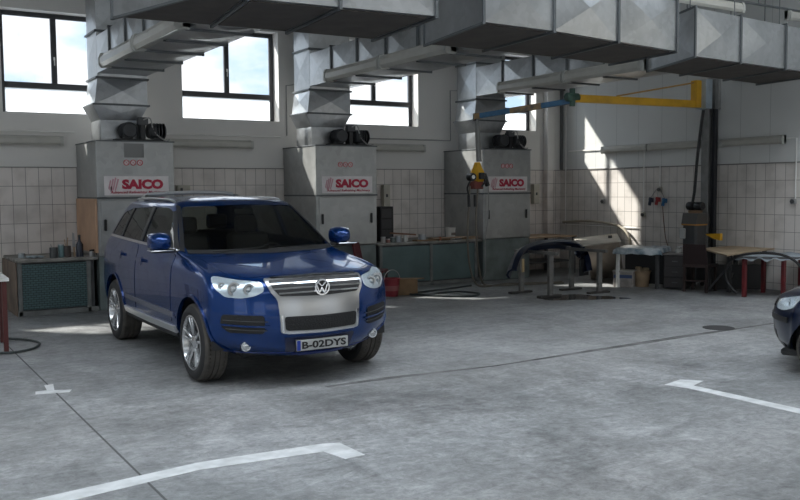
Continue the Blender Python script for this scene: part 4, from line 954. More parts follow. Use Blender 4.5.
def body_object(name, me, cutters, paint, root, thick=.03):
    o = bpy.data.objects.new(name, me); COL.objects.link(o)
    md = o.modifiers.new('so', 'SOLIDIFY'); md.thickness = thick; md.offset = -1
    bpy.context.view_layer.update()
    m2 = bpy.data.meshes.new_from_object(o.evaluated_get(bpy.context.evaluated_depsgraph_get()))
    o.modifiers.clear(); o.data = m2
    boolean(o, cutters)
    o.data.materials.clear(); o.data.materials.append(paint)
    for p in o.data.polygons: p.use_smooth = True; p.material_index = 0
    o.data.set_sharp_from_angle(angle=R(38)); o.parent = root; return o

# ---- wheels
ALLOY = mat('alloy', (.62, .63, .64), .25, .95)
def wheel(root, x, y, side, rad=.368, wid=.235, rim_r=.258, first=None, label=None):
    """side -1: outer face towards -x"""
    c = V((x, y, rad)); t = wid / 2; s = side
    if first is not None:
        o = dup(first, loc=None, parent=root); o.location = (x, y, rad); o.rotation_euler = (0, 0, 0 if side == first['side'] else pi)
        return o
    w = MB(); P_ = []
    P_ = [(rim_r, -t * .82), (rim_r + .02, -t * .95), (rad - .065, -t * 1.0), (rad - .03, -t * .92), (rad - .008, -t * .78)]
    for g in (-.42, -.14, .14, .42):
        P_ += [(rad, t * (g - .10) * 1.25), (rad, t * (g - .045) * 1.25), (rad - .010, t * (g - .03) * 1.25), (rad - .010, t * (g + .03) * 1.25), (rad, t * (g + .045) * 1.25), (rad, t * (g + .10) * 1.25)]
    P_ += [(rad - .008, t * .78), (rad - .03, t * .92), (rad - .065, t), (rim_r + .02, t * .95), (rim_r, t * .82)]
    w.lathe([(rim_r, -t * .82), (rim_r + .02, -t * .95), (rad - .065, -t), (rad - .03, -t * .92), (rad - .016, -t * .80), (rad - .016, t * .80), (rad - .03, t * .92), (rad - .065, t), (rim_r + .02, t * .95), (rim_r, t * .82)], (0, 0, 0), 'X', 48, True)
    td = MB(); td.lathe([(rad - .02, -t * .84)] + [p for p in P_ if p[0] > rad - .02] + [(rad - .02, t * .84)], (0, 0, 0), 'X', 48, True)
    # lateral sipes as raised tread blocks
    for k in range(56):
        a = 2 * pi * k / 56
        for g, sh in ((-.55, 0), (.55, .03), (0, .055)):
            a2 = a + sh; M = Matrix.Rotation(a2, 4, 'X')
            td.box(M @ V((t * g * .95, 0, rad - .002)), (t * .22, .022, .008), bev=0, M=M)
    ty = obj('wheel', w, RUBBER, root, 40, local=True); ty.location = (x, y, rad); ty['side'] = side
    obj('tread', td, TYRE, ty, 40, local=True)
    rm = MB(); f = s * t
    rm.lathe([(rim_r + .004, f * .80), (rim_r + .010, f * .93), (rim_r - .004, f * .96), (rim_r - .016, f * .80), (rim_r - .024, -f * .7), (rim_r + .0, -f * .80)], (0, 0, 0), 'X', 40, True)
    for k in range(5):
        for d_ in (-.20, .20):
            a = 2 * pi * k / 5 + .3
            i0 = V((f * .62, .055 * cos(a + d_ * .9), .055 * sin(a + d_ * .9))); i1 = V((f * .86, (rim_r - .008) * cos(a + d_ * .85), (rim_r - .008) * sin(a + d_ * .85)))
            rm.bar(i0, i1, .038, .030, bev=.008)
    rm.lathe([(0, f * .50), (.075, f * .52), (.078, f * .66), (.055, f * .78), (0, f * .80)], (0, 0, 0), 'X', 24)
    obj('rim', rm, ALLOY, ty, 40, local=True)
    br_ = MB().lathe([(0, -f * .1), (.17, -f * .1), (.17, f * .12), (0, f * .12)], (0, 0, 0), 'X', 28)
    obj('brake_disc', br_, mat('brake_iron', (.07, .07, .072), .45, .7), ty, 40, local=True)
    return ty

# ---- the blue off-road car
SUV_LOC, SUV_ROT = V((3.71, 8.26, 0)), R(.1)
suv = thing('suv_car', 'blue metallic off-road car facing the viewer with chrome grille and a roof bar', 'car', SUV_LOC)
H = [
    ring((.28, .33, .36, .36, .36), -.76, .44, .80, (.86, .90, .87), (-.40, 3.45), 3.72, .22, .80),
    ring((.38, .41, .43, .43, .44), -.845, .38, .875, (.935, .955, .93), (-.45, 3.5), 3.83, .26, .84),
    ring((.56, .57, .58, .60, .60), -.875, .38, .895, (.955, .968, .955), (-.45, 3.5), 3.86, .28, .86),
    ring((.78, .78, .78, .80, .80), -.865, .38, .90, (.962, .972, .960), (-.45, 3.5), 3.85, .28, .86),
    ring((.92, .93, .95, .98, .98), -.835, .37, .885, (.952, .962, .950), (-.42, 3.5), 3.81, .28, .86),
    ring((.99, 1.0, 1.04, 1.10, 1.10), -.775, .38, .865, (.925, .948, .932), (-.35, 3.5), 3.78, .28, .85),
    ring((1.03, 1.055, 1.09, 1.16, 1.17), -.66, .40, .84, (.89, .928, .912), (-.2, 3.5), 3.75, .28, .84),
    ring((1.10, 1.115, 1.135, 1.20, 1.21), -.25, .30, .80, (.86, .918, .895), (.12, 3.5), 3.73, .28, .84),
    ring((1.185, 1.19, 1.195, 1.255, 1.25), .29, .22, .825, (.88, .91, .875), (.60, 3.40), 3.70, .28, .83),
    ring((1.43, 1.43, 1.44, 1.48, 1.48), .65, .20, .735, (.785, .825, .79), (.90, 3.26), 3.50, .28, .76),
    ring((1.675, 1.67, 1.675, 1.68, 1.68), 1.05, .18, .63, (.68, .725, .68), (1.26, 3.10), 3.32, .24, .65),
    ring((1.735, 1.73, 1.735, 1.735, 1.725), 1.16, .16, .53, (.58, .62, .57), (1.38, 2.98), 3.22, .2, .53),
    ring((1.765, 1.76, 1.765, 1.765, 1.745), 1.42, .10, .24, (.27, .29, .27), (1.56, 2.8), 3.05, .12, .24),
    [(0, y, 1.77 if y < 3 else 1.75) for _, y, _ in ring((0,) * 5, 1.5, .02, .2, (.2, .2, .2), (1.6, 2.8), 2.95, .02, .2)],
]
shell = car_shell(H, {8: .55, 10: .35, 5: .25, 0: .6}, 3)
bmt = bmesh.new(); bmt.from_mesh(shell); BV = BVHTree.FromBMesh(bmt); bmt.free()
# window outlines
WS = [(-.815, 1.225), (0, 1.205), (.815, 1.225), (.635, 1.655), (0, 1.675), (-.635, 1.655)]
SW1 = [(.74, 1.240), (1.80, 1.264), (1.80, 1.648), (1.40, 1.645), (1.20, 1.60)]
SW2 = [(1.88, 1.266), (2.70, 1.286), (2.62, 1.628), (1.88, 1.648)]
SW3 = [(2.76, 1.288), (3.24, 1.30), (3.05, 1.57), (2.69, 1.622)]
RW = [(-.60, 1.27), (.60, 1.27), (.52, 1.62), (-.52, 1.62)]
cut = []
for yy in (0, 2.855):
    for s in (-1, 1): cut.append(tmp(MB().cyl((s * .50, yy, .385), (s * 1.3, yy, .385), .435, n=48)))
for poly in (SW1, SW2, SW3): cut.append(tmp(MB().prism([(-1.2, p[0], p[1]) for p in rounded(poly, .05)], (2.4, 0, 0))))
cut.append(tmp(MB().prism([(p[0], -.1, p[1]) for p in rounded(WS, .05)], (0, 1.5, 0))))
cut.append(tmp(MB().prism([(p[0], 3.0, p[1]) for p in rounded(RW, .05)], (0, 1.5, 0))))
body = body_object('body', shell.copy(), cut, BLUEP, suv)
def cp_(name, mb, m, parent=suv, smooth=40): return obj(name, mb, m, parent, smooth, local=True)
def sidepatch(name, poly, m, off=.004, thick=.012, cell=.07, parent=suv, smooth=40, both=True):
    r_ = []
    for a in (('R', 'L') if both else ('R',)): r_.append(cp_(name, patch(BV, poly, a, off, thick, cell), m, parent, smooth))
    return r_
# glass
cp_('windscreen', patch(BV, rounded(WS, .05), 'F', -.004, .006, .06), CARGLASS)
cp_('rear_window', patch(BV, rounded(RW, .05), 'B', -.004, .006, .08), CARGLASS)
for poly in (SW1, SW2, SW3): sidepatch('side_window', rounded(poly, .05), SIDEGLASS, -.004, .006, .08)
# dark frames round the screen and the side glass
cp_('screen_surround', patch(BV, band([(-.835, 1.215), (-.652, 1.665)], .03), 'F', .006, .012, .03), TRIMB)
cp_('screen_surround', patch(BV, band([(.835, 1.215), (.652, 1.665)], .03), 'F', .006, .012, .03), TRIMB)
cp_('cowl_panel', patch(BV, [(-.80, 1.192), (0, 1.178), (.80, 1.192), (.80, 1.228), (0, 1.208), (-.80, 1.228)], 'F', .006, .012, .03), TRIMB)
for poly in ([(1.795, 1.264), (1.885, 1.266), (1.885, 1.65), (1.795, 1.65)], [(2.69, 1.285), (2.768, 1.288), (2.698, 1.622), (2.612, 1.628)]): sidepatch('window_pillar', poly, TRIMB, .006, .012, .035)
sidepatch('window_pillar', [(.64, 1.235), (.745, 1.237), (1.21, 1.602), (1.18, 1.63)], TRIMB, .006, .012, .035)
sidepatch('belt_trim', band([(.62, 1.215), (1.7, 1.244), (2.7, 1.268), (3.28, 1.282)], .026), CHROME, .009, .014, .04)
# door and bonnet skins
DOORF = [(.60, .50), (1.82, .50), (1.86, .62), (1.86, 1.225), (.66, 1.185), (.60, .98)]
DOORR = [(1.90, .50), (2.30, .50), (2.42, .72), (2.60, .90), (2.76, 1.10), (2.76, 1.245), (1.90, 1.226)]
hd = []
for s_, (nm, poly) in enumerate((('front_door', rounded(DOORF, .04)), ('rear_door', rounded(DOORR, .04)))):
    for o in sidepatch(nm, poly, BLUEP, .0045, .012, .06): hd.append(o)
HANDLE = [(1.54, 1.045), (1.78, 1.05), (1.78, 1.082), (1.54, 1.077)]; HANDLE2 = [(2.42, 1.065), (2.66, 1.072), (2.66, 1.104), (2.42, 1.097)]
for k, a in enumerate(('R', 'L')):
    for o, poly in ((hd[k], HANDLE), (hd[2 + k], HANDLE2)):
        cp_('door_handle', patch(BV, rounded(poly, .012), a, .042, .03, .06), BLUEP, o)
        cxp, czp = (poly[0][0] + poly[1][0]) / 2, (poly[0][1] + poly[2][1]) / 2
        cp_('handle_recess', patch(BV, arc(cxp, czp - .01, .05, 0, 330, 14), a, .006, .008, .05), mat('recess_shade_blue', (.0025, .012, .08), .35, coat=.6), o)  # raised disc, recess shade put in as a darker body blue
BON = rounded([(-.74, -.34), (-.60, -.56), (0, -.66), (.60, -.56), (.74, -.34), (.76, .30), (.60, .21), (0, .15), (-.60, .21), (-.76, .30)], .05)
cp_('bonnet', patch(BV, BON, 'T', .0045, .012, .06), BLUEP)
# sill and rubbing strips
sidepatch('sill_trim', band([(.50, .435), (1.4, .435), (2.38, .45)], .065), mat('strip_silver', (.62, .62, .62), .3, .5), .022, .035)
sidepatch('rubbing_strip', band([(.52, .585), (1.2, .59), (2.30, .61)], .055), mat('strip_blue', (.24, .25, .32), .25, .6, coat=.5), .012, .02)
sidepatch('running_board', band([(.50, .385), (1.4, .385), (2.38, .395)], .04), TRIMB, .03, .06)
for yy in (0, 2.855): sidepatch('arch_lip', band(arc(yy, .385, .445, -8, 188, 24), .03), BLUEP, .012, .03)
# wheel housings
for yy in (0, 2.855):
    for s in (-1, 1):
        mb = MB(); prof = [(.46, s * .50), (.46, s * .90), (.45, s * .90), (.45, s * .51)]
        n = 30; rings_ = []
        for k in range(n + 1):
            a = R(-4) + R(188) * k / n; rings_.append([mb.bm.verts.new((h, yy + r_ * cos(a), .385 + r_ * sin(a))) for r_, h in ((.448, s * .48), (.448, s * .915))])
        for A_, B_ in zip(rings_[:-1], rings_[1:]): mb.bm.faces.new((A_[0], A_[1], B_[1], B_[0]))
        mb.bm.faces.new([q[0] for q in rings_])
        bmesh.ops.solidify(mb.bm, geom=mb.bm.faces[:], thickness=.006)
        cp_('wheel_housing', mb, BLACK)
        cp_('mud_flap', MB().lohi((s * .82 - .08, yy + .405, .22), (s * .82 + .08, yy + .42, .42), .004), BLACK)
cp_('underbody', MB().lohi((-.60, -.40, .24), (.60, 3.55, .32), .03), BLACK)
for yy in (0, 2.855): cp_('axle', MB().cyl((-.68, yy, .368), (.68, yy, .368), .045), BLACK)
# front: grille, lower intake, lamps, plate
GR = rounded([(-.50, 1.005), (0, 1.018), (.50, 1.005), (.47, .90), (.415, .825), (.405, .70), (.395, .52), (0, .505), (-.395, .52), (-.405, .70), (-.415, .825), (-.47, .90)], .03)
cp_('grille_shell', patch(BV, GR, 'F', .018, .03, .03), SATIN)
GB = rounded([(-.465, .985), (0, .998), (.465, .985), (.44, .915), (.39, .855), (0, .845), (-.39, .855), (-.44, .915)], .02)
g = cp_('grille_opening', patch(BV, GB, 'F', .024, .012, .03), BLACK)
for z, wdt in ((.953, .455), (.915, .44), (.877, .40)):
    cp_('grille_slat', patch(BV, band([(-wdt, z), (-wdt * .5, z + .004), (0, z + .006), (wdt * .5, z + .004), (wdt, z)], .013), 'F', .028, .006, .05), CHROME, g)
LI = rounded([(-.365, .672), (0, .668), (.365, .672), (.355, .545), (0, .535), (-.355, .545)], .03)
cp_('lower_intake', patch(BV, LI, 'F', .024, .012, .03), mat('intake_black', (.008, .008, .009), .6, bump=.8, bscale=70))
cp_('intake_trim', patch(BV, band([(-.435, 1.0), (0, 1.01), (.435, 1.0)], .012), 'F', .03, .012, .04), CHROME)
cp_('intake_trim', patch(BV, band([(-.385, .69), (-.375, .535), (-.33, .522), (0, .515), (.33, .522), (.375, .535), (.385, .69)], .016), 'F', .024, .012, .05), CHROME)
# round emblem with two stacked letters
eh = BV.ray_cast(V((0, -5, .925)), V((0, 1, 0)))[0]
ey_ = eh.y - .045; em = MB().lathe([(.062, -.012), (.076, -.012), (.079, .0), (.076, .012), (.062, .012)], (0, ey_, .925), 'Y', 36, True)
for pl in ([(-.040, .047), (0, .008), (.040, .047)], [(-.058, .028), (-.026, -.05), (0, -.004), (.026, -.05), (.058, .028)]):
    for (xa, za), (xb, zb_) in zip(pl[:-1], pl[1:]): em.bar((xa, ey_, .925 + za), (xb, ey_, .925 + zb_), .012, .014, bev=.002)
ebk = cp_('emblem', em, CHROME)
cp_('emblem_base', MB().cyl((0, ey_ + .004, .925), (0, ey_ + .03, .925), .066, n=32), BLACK, ebk)
for s in (-1, 1):
    HLp = [(.515, .985), (.70, 1.005), (.855, 1.035), (.893, 1.01), (.885, .93), (.82, .855), (.70, .845), (.60, .862), (.515, .905)]
    HLp = rounded([(s * a, b) for a, b in HLp], .03)
    hl = cp_('headlight', patch(BV, HLp, 'F', .004, .012, .035), mat('lamp_bowl', (.78, .79, .79), .22, .4))
    cp_('lamp_lens', patch(BV, HLp, 'F', .020, .004, .035), LAMPGLASS, hl)
    for cx, cz, rr_l in ((.635, .925, .052), (.745, .93, .062), (.83, .955, .03)):
        h_ = BV.ray_cast(V((s * cx, -5, cz)), V((0, 1, 0)))[0]
        b_ = MB().lathe([(rr_l * .72, -.012), (rr_l, -.012), (rr_l, .01), (rr_l * .72, .01)], (s * cx, h_.y - .005, cz), 'Y', 28, True)
        cp_('lamp_bezel', b_, SATIN, hl)
        b_ = MB().lathe([(0, -.018), (rr_l * .4, -.014), (rr_l * .7, .0), (0, .004)], (s * cx, h_.y - .004, cz), 'Y', 24)
        cp_('lamp_bulb', b_, mat('bulb_glass', (.6, .62, .63), .1, .8), hl)
    INp = rounded([(s * .53, .685), (s * .85, .70), (s * .86, .60), (s * .80, .535), (s * .53, .52)], .03)
    it = cp_('side_intake', patch(BV, INp, 'F', .012, .02, .025), mat('intake_black', (.008, .008, .009), .6))
    cp_('intake_bar', patch(BV, band([(s * .49, .585), (s * .66, .592), (s * .78, .602), (s * .86, .61)], .016), 'F', .018, .012, .03), BLUEP, it)
    cp_('intake_mesh', patch(BV, band([(s * .50, .63), (s * .66, .637), (s * .84, .65)], .006), 'F', .017, .008, .03), DGREY, it)
    cp_('intake_mesh', patch(BV, band([(s * .51, .55), (s * .66, .556), (s * .82, .572)], .006), 'F', .017, .008, .03), DGREY, it)
    h_ = BV.ray_cast(V((s * .665, -5, .40)), V((0, 1, 0)))[0]
    fg = cp_('fog_lamp', MB().lathe([(0, -.012), (.025, -.012), (.036, -.006), (.036, .02), (0, .02)], (s * .665, h_.y - .012, .40), 'Y', 24), mat('bulb_glass', (.6, .62, .63), .1, .8))
    cp_('fog_ring', MB().lathe([(.036, -.012), (.047, -.012), (.049, .02), (.036, .02)], (s * .665, h_.y - .012, .40), 'Y', 24, True), CHROME, fg)
cp_('bumper_lip', patch(BV, rounded([(-.80, .335), (0, .315), (.80, .335), (.76, .262), (0, .245), (-.76, .262)], .02), 'F', .008, .014, .06), mat('lip_blue', (.003, .02, .14), .4, .3, coat=.6))
cp_('plate_recess', patch(BV, rounded([(-.36, .475), (.36, .475), (.33, .33), (-.33, .33)], .02), 'F', .003, .008, .06), mat('recess_dark', (.004, .01, .05), .4, coat=.6))
ph = BV.ray_cast(V((0, -5, .40)), V((0, 1, 0)))[0].y - .030
pl = cp_('number_plate', MB().lohi((-.265, ph, .346), (.265, ph + .008, .446), .004), mat('plate_white', (.48, .49, .48), .35))
cp_('plate_frame', MB().lohi((-.272, ph + .003, .338), (.272, ph + .022, .454), .004), BLACK, pl)
cp_('country_band', MB().lohi((-.262, ph - .002, .349), (-.225, ph + .003, .443), .001), mat('plate_blue', (.01, .04, .3), .4), pl)
tx = MB(); text(tx, 'B-02DYS', (-.212, ph - .002, .362), (1, 0, 0), (0, 0, 1), .455, .068, .003, bold=.03); cp_('plate_text', tx, BLACK, pl)
# mirrors
for s in (-1, 1):
    mb = MB(); rows = []
    n, mrow = 16, 8
    cx, cyy, cz = (-1.04 if s < 0 else 1.0), .62, 1.315
    for i in range(mrow + 1):
        t = i / mrow; yv = -.11 + .20 * t; k_ = (max(0, 1 - ((t - 1) ** 2) ** 1.3)) ** .5 if t < 1 else 1
        k_ = max(k_, .04)
        rows.append([mb.bm.verts.new((cx + .115 * k_ * (abs(cos(2 * pi * j / n)) ** .7) * (1 if cos(2 * pi * j / n) > 0 else -1), cyy + yv, cz + .095 * k_ * (abs(sin(2 * pi * j / n)) ** .7) * (1 if sin(2 * pi * j / n) > 0 else -1))) for j in range(n)])
    for A_, B_ in zip(rows[:-1], rows[1:]):
        for j in range(n): mb.bm.faces.new((A_[j], A_[(j + 1) % n], B_[(j + 1) % n], B_[j]))
    mb.bm.faces.new(rows[0][::-1]); mb.bm.faces.new(rows[-1])
    mi = cp_('door_mirror', mb, BLUEP)
    cp_('mirror_foot', MB().bar((s * .88, .66, 1.22), (s * 1.0, .64, 1.222), .06, .035, bev=.008).lohi((min(s * .94, s * 1.13), .56, 1.208), (max(s * .94, s * 1.13), .70, 1.226), .006), TRIMB, mi)
    cp_('mirror_trim', MB().lohi((min(s * .93, s * 1.16), .54, 1.222), (max(s * .93, s * 1.16), .705, 1.236), .005), CHROME, mi)
    cp_('mirror_glass', MB().lohi((min(s * .945, s * 1.145), .711, 1.24), (max(s * .945, s * 1.145), .716, 1.39), .002), mat('mirror_glass', (.8, .8, .82), .03, 1.), mi)
    # roof rails
    def rz_(y, x=.60):
        h_ = BV.ray_cast(V((s * x, y, 5)), V((0, 0, -1)))[0]; return h_.z
    rp = [(s * .63, 1.40, rz_(1.40, .63) - .012), (s * .64, 1.52, rz_(1.52, .64) + .02), (s * .64, 2.0, rz_(2.0, .64) + .026), (s * .63, 2.6, rz_(2.6, .63) + .024), (s * .61, 2.92, rz_(2.92, .61) + .018), (s * .60, 3.04, rz_(3.04, .60) - .012)]
    rk = cp_('roof_rail', MB().tube(rp, .014, 10), SATIN)
    cp_('rail_foot', MB().prism([(s * .64, 2.60, rz_(2.62, .62) - .01), (s * .64, 2.86, rz_(2.86, .62) - .01), (s * .59, 2.79, rz_(2.8, .6) + .065), (s * .59, 2.70, rz_(2.7, .6) + .065)], (-s * .04, 0, 0)), SATIN, rk)
    cp_('tail_light', patch(BV, rounded([(s * .62, 1.20), (s * .80, 1.22), (s * .83, .98), (s * .64, .98)], .03), 'B', .006, .012, .05), mat('tail_red', (.35, .01, .01), .15, coat=1.))
    cp_('wiper', MB().bar((s * .30 - .30, BV.ray_cast(V((0, -5, 1.225)), V((0, 1, 0)))[0].y - .01, 1.215), (s * .30 + .28, BV.ray_cast(V((.4, -5, 1.235)), V((0, 1, 0)))[0].y - .02, 1.235), .014, .012), BLACK)
cp_('roof_crossbar', MB().tube([(-.57, 2.75, rz_(2.75, .57) + .055), (-.4, 2.74, rz_(2.75, .4) + .045), (0, 2.73, rz_(2.75, .1) + .042), (.4, 2.74, rz_(2.75, .4) + .05), (.55, 2.75, rz_(2.75, .55) + .05)], .026, 10), mat('bar_silver', (.52, .53, .54), .35, .2))
# interior
cab = mat('cabin_dark', (.035, .035, .036), .8)
cp_('dashboard', MB().lohi((-.72, .52, .85), (.72, .92, 1.17), .05), cab)
cp_('cabin_floor', MB().lohi((-.80, .75, .34), (.80, 3.5, .40), .01), cab)
cp_('steering_wheel', MB().tube([(.36 + .18 * cos(2 * pi * k / 16), 1.05 + .05 * sin(2 * pi * k / 16), 1.06 + .17 * sin(2 * pi * k / 16)) for k in range(16)], .015, 8, True, 1).bar((.20, 1.05, 1.06), (.52, 1.05, 1.06), .03), BLACK)
def carseat(x, y, w):
    st = cp_('car_seat', MB().box((x, y, .68), (w, .50, .20), 0, .05).box((x, y + .30, 1.02), (w, .15, .62), bev=.05, M=Matrix.Rotation(R(-14), 4, 'X')), SEATM)
    for hx_ in ((x,) if w < .7 else (x - .4, x + .4)):
        cp_('headrest', MB().box((hx_, y + .40, 1.43), (.27, .10, .19), 0, .04).cyl((hx_ - .06, y + .38, 1.28), (hx_ - .06, y + .40, 1.38), .008, n=6).cyl((hx_ + .06, y + .38, 1.28), (hx_ + .06, y + .40, 1.38), .008, n=6), SEATM, st)
for x in (-.37, .37): carseat(x, 1.48, .52)
carseat(0, 2.55, 1.32)
cp_('inner_mirror', MB().lohi((-.11, 1.0, 1.57), (.11, 1.03, 1.63), .01), BLACK)
# wheels
w0 = wheel(suv, -.835, 0, -1, .372, .27)
wheel(suv, .835, 0, 1, .372, first=w0); wheel(suv, -.84, 2.855, -1, .372, first=w0); wheel(suv, .84, 2.855, 1, .372, first=w0)
suv.rotation_euler = (0, 0, SUV_ROT); suv.scale = (1.02, 1.02, 1.01)

# ---- dark blue compact car at the right edge
CLOC = onZ(829, 378) + V((.634, .296, 0))
car2 = thing('compact_car', 'dark blue small car whose front corner shows at the right edge', 'car', CLOC)
H2 = [
    ring((.20, .22, .20, .22, .3), -.50, .24, .68, (.74, .76, .74), (-.30, 2.75), 3.1, .2, .66),
    ring((.30, .31, .30, .32, .36), -.59, .26, .74, (.80, .82, .80), (-.32, 2.8), 3.2, .24, .70),
    ring((.48, .48, .48, .50, .52), -.62, .28, .75, (.82, .838, .82), (-.32, 2.8), 3.24, .25, .72),
    ring((.62, .63, .64, .68, .70), -.61, .28, .75, (.82, .84, .82), (-.32, 2.8), 3.22, .25, .72),
    ring((.72, .74, .78, .84, .86), -.56, .28, .72, (.80, .83, .81), (-.28, 2.8), 3.18, .25, .70),
    ring((.80, .82, .86, .94, .95), -.42, .28, .68, (.75, .80, .78), (-.12, 2.8), 3.15, .25, .68),
    ring((.88, .90, .92, .96, .97), .02, .24, .64, (.70, .78, .765), (.34, 2.78), 3.12, .25, .66),
    ring((.95, .955, .96, 1.0, 1.0), .50, .20, .63, (.69, .765, .75), (.78, 2.76), 3.08, .25, .64),
    ring((1.18, 1.18, 1.19, 1.2, 1.2), .88, .18, .58, (.63, .68, .66), (1.10, 2.6), 2.92, .22, .56),
    ring((1.39, 1.39, 1.39, 1.39, 1.38), 1.27, .16, .48, (.52, .56, .53), (1.42, 2.4), 2.68, .2, .46),
    ring((1.45, 1.445, 1.45, 1.44, 1.43), 1.42, .12, .32, (.36, .40, .37), (1.56, 2.3), 2.55, .16, .32),
    [(0, y, 1.465) for _, y, _ in ring((0,) * 5, 1.6, .02, .2, (.2, .2, .2), (1.7, 2.2), 2.4, .02, .2)],
]
sh2 = car_shell(H2, {7: .5, 9: .3, 0: .5}, 2)
bmt = bmesh.new(); bmt.from_mesh(sh2); BV2 = BVHTree.FromBMesh(bmt); bmt.free()
S1 = [(.95, 1.03), (1.75, 1.04), (1.75, 1.34), (1.40, 1.32)]; S2 = [(1.83, 1.04), (2.66, 1.06), (2.42, 1.33), (1.83, 1.345)]
W2 = [(-.60, .99), (0, .975), (.60, .99), (.47, 1.355), (0, 1.37), (-.47, 1.355)]
cut = [tmp(MB().cyl((s * .42, yy, .29), (s * 1.2, yy, .29), .335, n=40)) for yy in (0, 2.46) for s in (-1, 1)]
cut += [tmp(MB().prism([(-1.2, p[0], p[1]) for p in rounded(q, .05)], (2.4, 0, 0))) for q in (S1, S2)]
cut.append(tmp(MB().prism([(p[0], .2, p[1]) for p in rounded(W2, .05)], (0, 1.4, 0))))
body_object('body', sh2.copy(), cut, NAVYP, car2, .025)
def c2(name, mb, m, parent=car2, smooth=40): return obj(name, mb, m, parent, smooth, local=True)
c2('windscreen', patch(BV2, rounded(W2, .05), 'F', -.004, .006, .08), CARGLASS)
for q in (S1, S2):
    for a in 'RL': c2('side_window', patch(BV2, rounded(q, .05), a, -.004, .006, .1), CARGLASS)
for s in (-1, 1):
    pp = rounded([(s * .42, .70), (s * .60, .755), (s * .73, .80), (s * .765, .76), (s * .74, .66), (s * .62, .615), (s * .44, .62)], .03)
    hl = c2('headlight', patch(BV2, pp, 'F', .004, .01, .05), mat('lamp_bowl', (.45, .46, .47), .18, .85)); c2('lamp_lens', patch(BV2, pp, 'F', .016, .004, .05), LAMPGLASS, hl)
    hh = BV2.ray_cast(V((s * .64, -5, .70)), V((0, 1, 0)))[0]; c2('lamp_bulb', MB().lathe([(0, -.014), (.03, -.01), (.045, .0), (0, .004)], (s * .64, hh.y - .003, .70), 'Y', 20), mat('bulb_glass', (.6, .62, .63), .1, .8), hl)
    for yy in (0, 2.46):
        mb = MB(); rg = []
        for k in range(25):
            a = R(-4) + R(188) * k / 24; rg.append([mb.bm.verts.new((h_, yy + .345 * cos(a), .29 + .345 * sin(a))) for h_ in (s * .45, s * .80)])
        for A_, B_ in zip(rg[:-1], rg[1:]): mb.bm.faces.new((A_[0], A_[1], B_[1], B_[0]))
        mb.bm.faces.new([q[0] for q in rg]); bmesh.ops.solidify(mb.bm, geom=mb.bm.faces[:], thickness=.006); c2('wheel_housing', mb, BLACK)
    c2('mud_flap', MB().lohi((s * .70 - .08, .30, .12), (s * .70 + .08, .315, .3), .004), BLACK)
    for a in 'RL'[(s + 1) // 2]:
        c2('door', patch(BV2, rounded([(.62, .28), (1.78, .28), (1.78, 1.0), (.78, .985), (.62, .8)], .04), a, .004, .01, .08), NAVYP)
        c2('side_moulding', patch(BV2, band([(.40, .52), (1.2, .525), (2.05, .535)], .05), a, .012, .016, .08), TRIMB)
c2('grille', patch(BV2, rounded([(-.34, .70), (0, .71), (.34, .70), (.32, .62), (-.32, .62)], .02), 'F', .006, .012, .05), BLACK)
c2('lower_intake', patch(BV2, rounded([(-.45, .40), (.45, .40), (.42, .30), (-.42, .30)], .03), 'F', .005, .012, .06), BLACK)
c2('bumper_strip', patch(BV2, band([(-.70, .53), (-.4, .53), (0, .53), (.4, .53), (.70, .53)], .05), 'F', .012, .016, .06), TRIMB)
c2('bumper_lip', patch(BV2, rounded([(-.55, .28), (.55, .28), (.52, .23), (-.52, .23)], .01), 'F', .006, .012, .06), BLACK)
c2('underbody', MB().lohi((-.64, -.45, .17), (.64, 2.95, .24), .02), BLACK)
for yy in (0, 2.46): c2('axle', MB().cyl((-.58, yy, .285), (.58, yy, .285), .04), BLACK)
for x in (-.33, .33):
    st = c2('car_seat', MB().box((x, 1.45, .55), (.46, .45, .18), 0, .04).box((x, 1.72, .85), (.46, .13, .55), bev=.04, M=Matrix.Rotation(R(-14), 4, 'X')), SEATM); c2('headrest', MB().box((x, 1.80, 1.20), (.24, .09, .16), 0, .03), SEATM, st)
c2('dashboard', MB().lohi((-.6, .78, .65), (.6, 1.02, .95), .04), cab); c2('cabin_floor', MB().lohi((-.66, .6, .24), (.66, 2.9, .29), .01), cab)
v0 = wheel(car2, -.70, 0, -1, .285, .175, .19); wheel(car2, .70, 0, 1, .285, first=v0); wheel(car2, -.70, 2.46, -1, .285, first=v0); wheel(car2, .70, 2.46, 1, .285, first=v0)
car2.rotation_euler = (0, 0, R(-155))

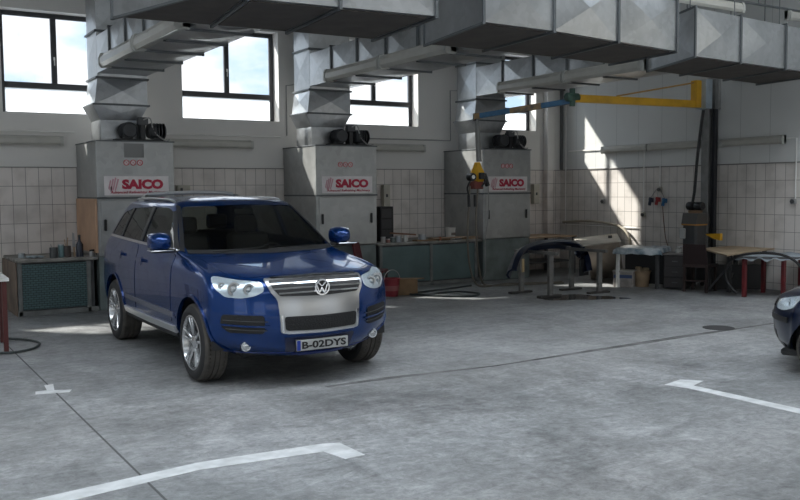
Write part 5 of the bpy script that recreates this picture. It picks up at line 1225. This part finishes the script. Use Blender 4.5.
#__LIGHT__
w = bpy.data.worlds.new('daylight'); SC.world = w; w.use_nodes = True; nt = w.node_tree
bg = nt.nodes['Background']; tc = nt.nodes.new('ShaderNodeTexCoord'); no = nt.nodes.new('ShaderNodeTexNoise'); no.inputs['Scale'].default_value = 9.; no.inputs['Detail'].default_value = 6
mp = nt.nodes.new('ShaderNodeMapping'); mp.inputs['Scale'].default_value = (1, 1, 2.2); nt.links.new(tc.outputs['Generated'], mp.inputs['Vector']); nt.links.new(mp.outputs[0], no.inputs['Vector'])
cr = nt.nodes.new('ShaderNodeValToRGB'); e = cr.color_ramp.elements; e[0].position = .40; e[0].color = (.56, .74, .92, 1); e[1].position = .56; e[1].color = (1., 1., 1., 1)
nt.links.new(no.outputs['Fac'], cr.inputs['Fac']); nt.links.new(cr.outputs['Color'], bg.inputs['Color']); 
sz = nt.nodes.new('ShaderNodeSeparateXYZ'); nt.links.new(tc.outputs['Generated'], sz.inputs[0])      # overcast sky: three times brighter overhead than at the horizon
cie = nt.nodes.new('ShaderNodeMapRange'); cie.inputs['From Min'].default_value = .22; cie.inputs['From Max'].default_value = 1.; cie.inputs['To Min'].default_value = .20; cie.inputs['To Max'].default_value = 1.25
nt.links.new(sz.outputs['Z'], cie.inputs['Value']); nt.links.new(cie.outputs['Result'], bg.inputs['Strength'])
sun = bpy.data.lights.new('sun', 'SUN'); sun.energy = 1.5; sun.angle = R(1.6); sun.color = (1., .95, .86)
so = bpy.data.objects.new('sun', sun); COL.objects.link(so); so.rotation_euler = V((.93, -1, -1.19)).to_track_quat('-Z', 'Y').to_euler()
def portal(c, sx, sy, d):
    l = bpy.data.lights.new('daylight_portal', 'AREA'); l.shape = 'RECTANGLE'; l.size = sx; l.size_y = sy; l.cycles.is_portal = True
    o = bpy.data.objects.new('daylight_portal', l); COL.objects.link(o); o.location = c; o.rotation_euler = V(d).to_track_quat('-Z', 'Z' if abs(d[2]) < .5 else 'Y').to_euler()
for a, b in WINS: portal(((a + b) / 2, D + .36, (SILL + HEAD) / 2), b - a, HEAD - SILL, (0, -1, 0))
for a, b, c, d in FOP: portal(((a + b) / 2, YF - .31, (c + d) / 2), b - a, d - c, (0, 1, 0))
for a, b, c, d in LOP: portal((XL - .31, (a + b) / 2, (c + d) / 2), b - a, d - c, (1, 0, 0))
for x0, x1, y0, y1 in ADDED_SKYLIGHTS: portal(((x0 + x1) / 2, (y0 + y1) / 2, HC + .21), x1 - x0, y1 - y0, (0, 0, -1))
vs = SC.view_settings; vs.view_transform = 'Standard'; vs.look = 'None'; vs.gamma = 1; vs.exposure = 2.68; vs.use_curve_mapping = False
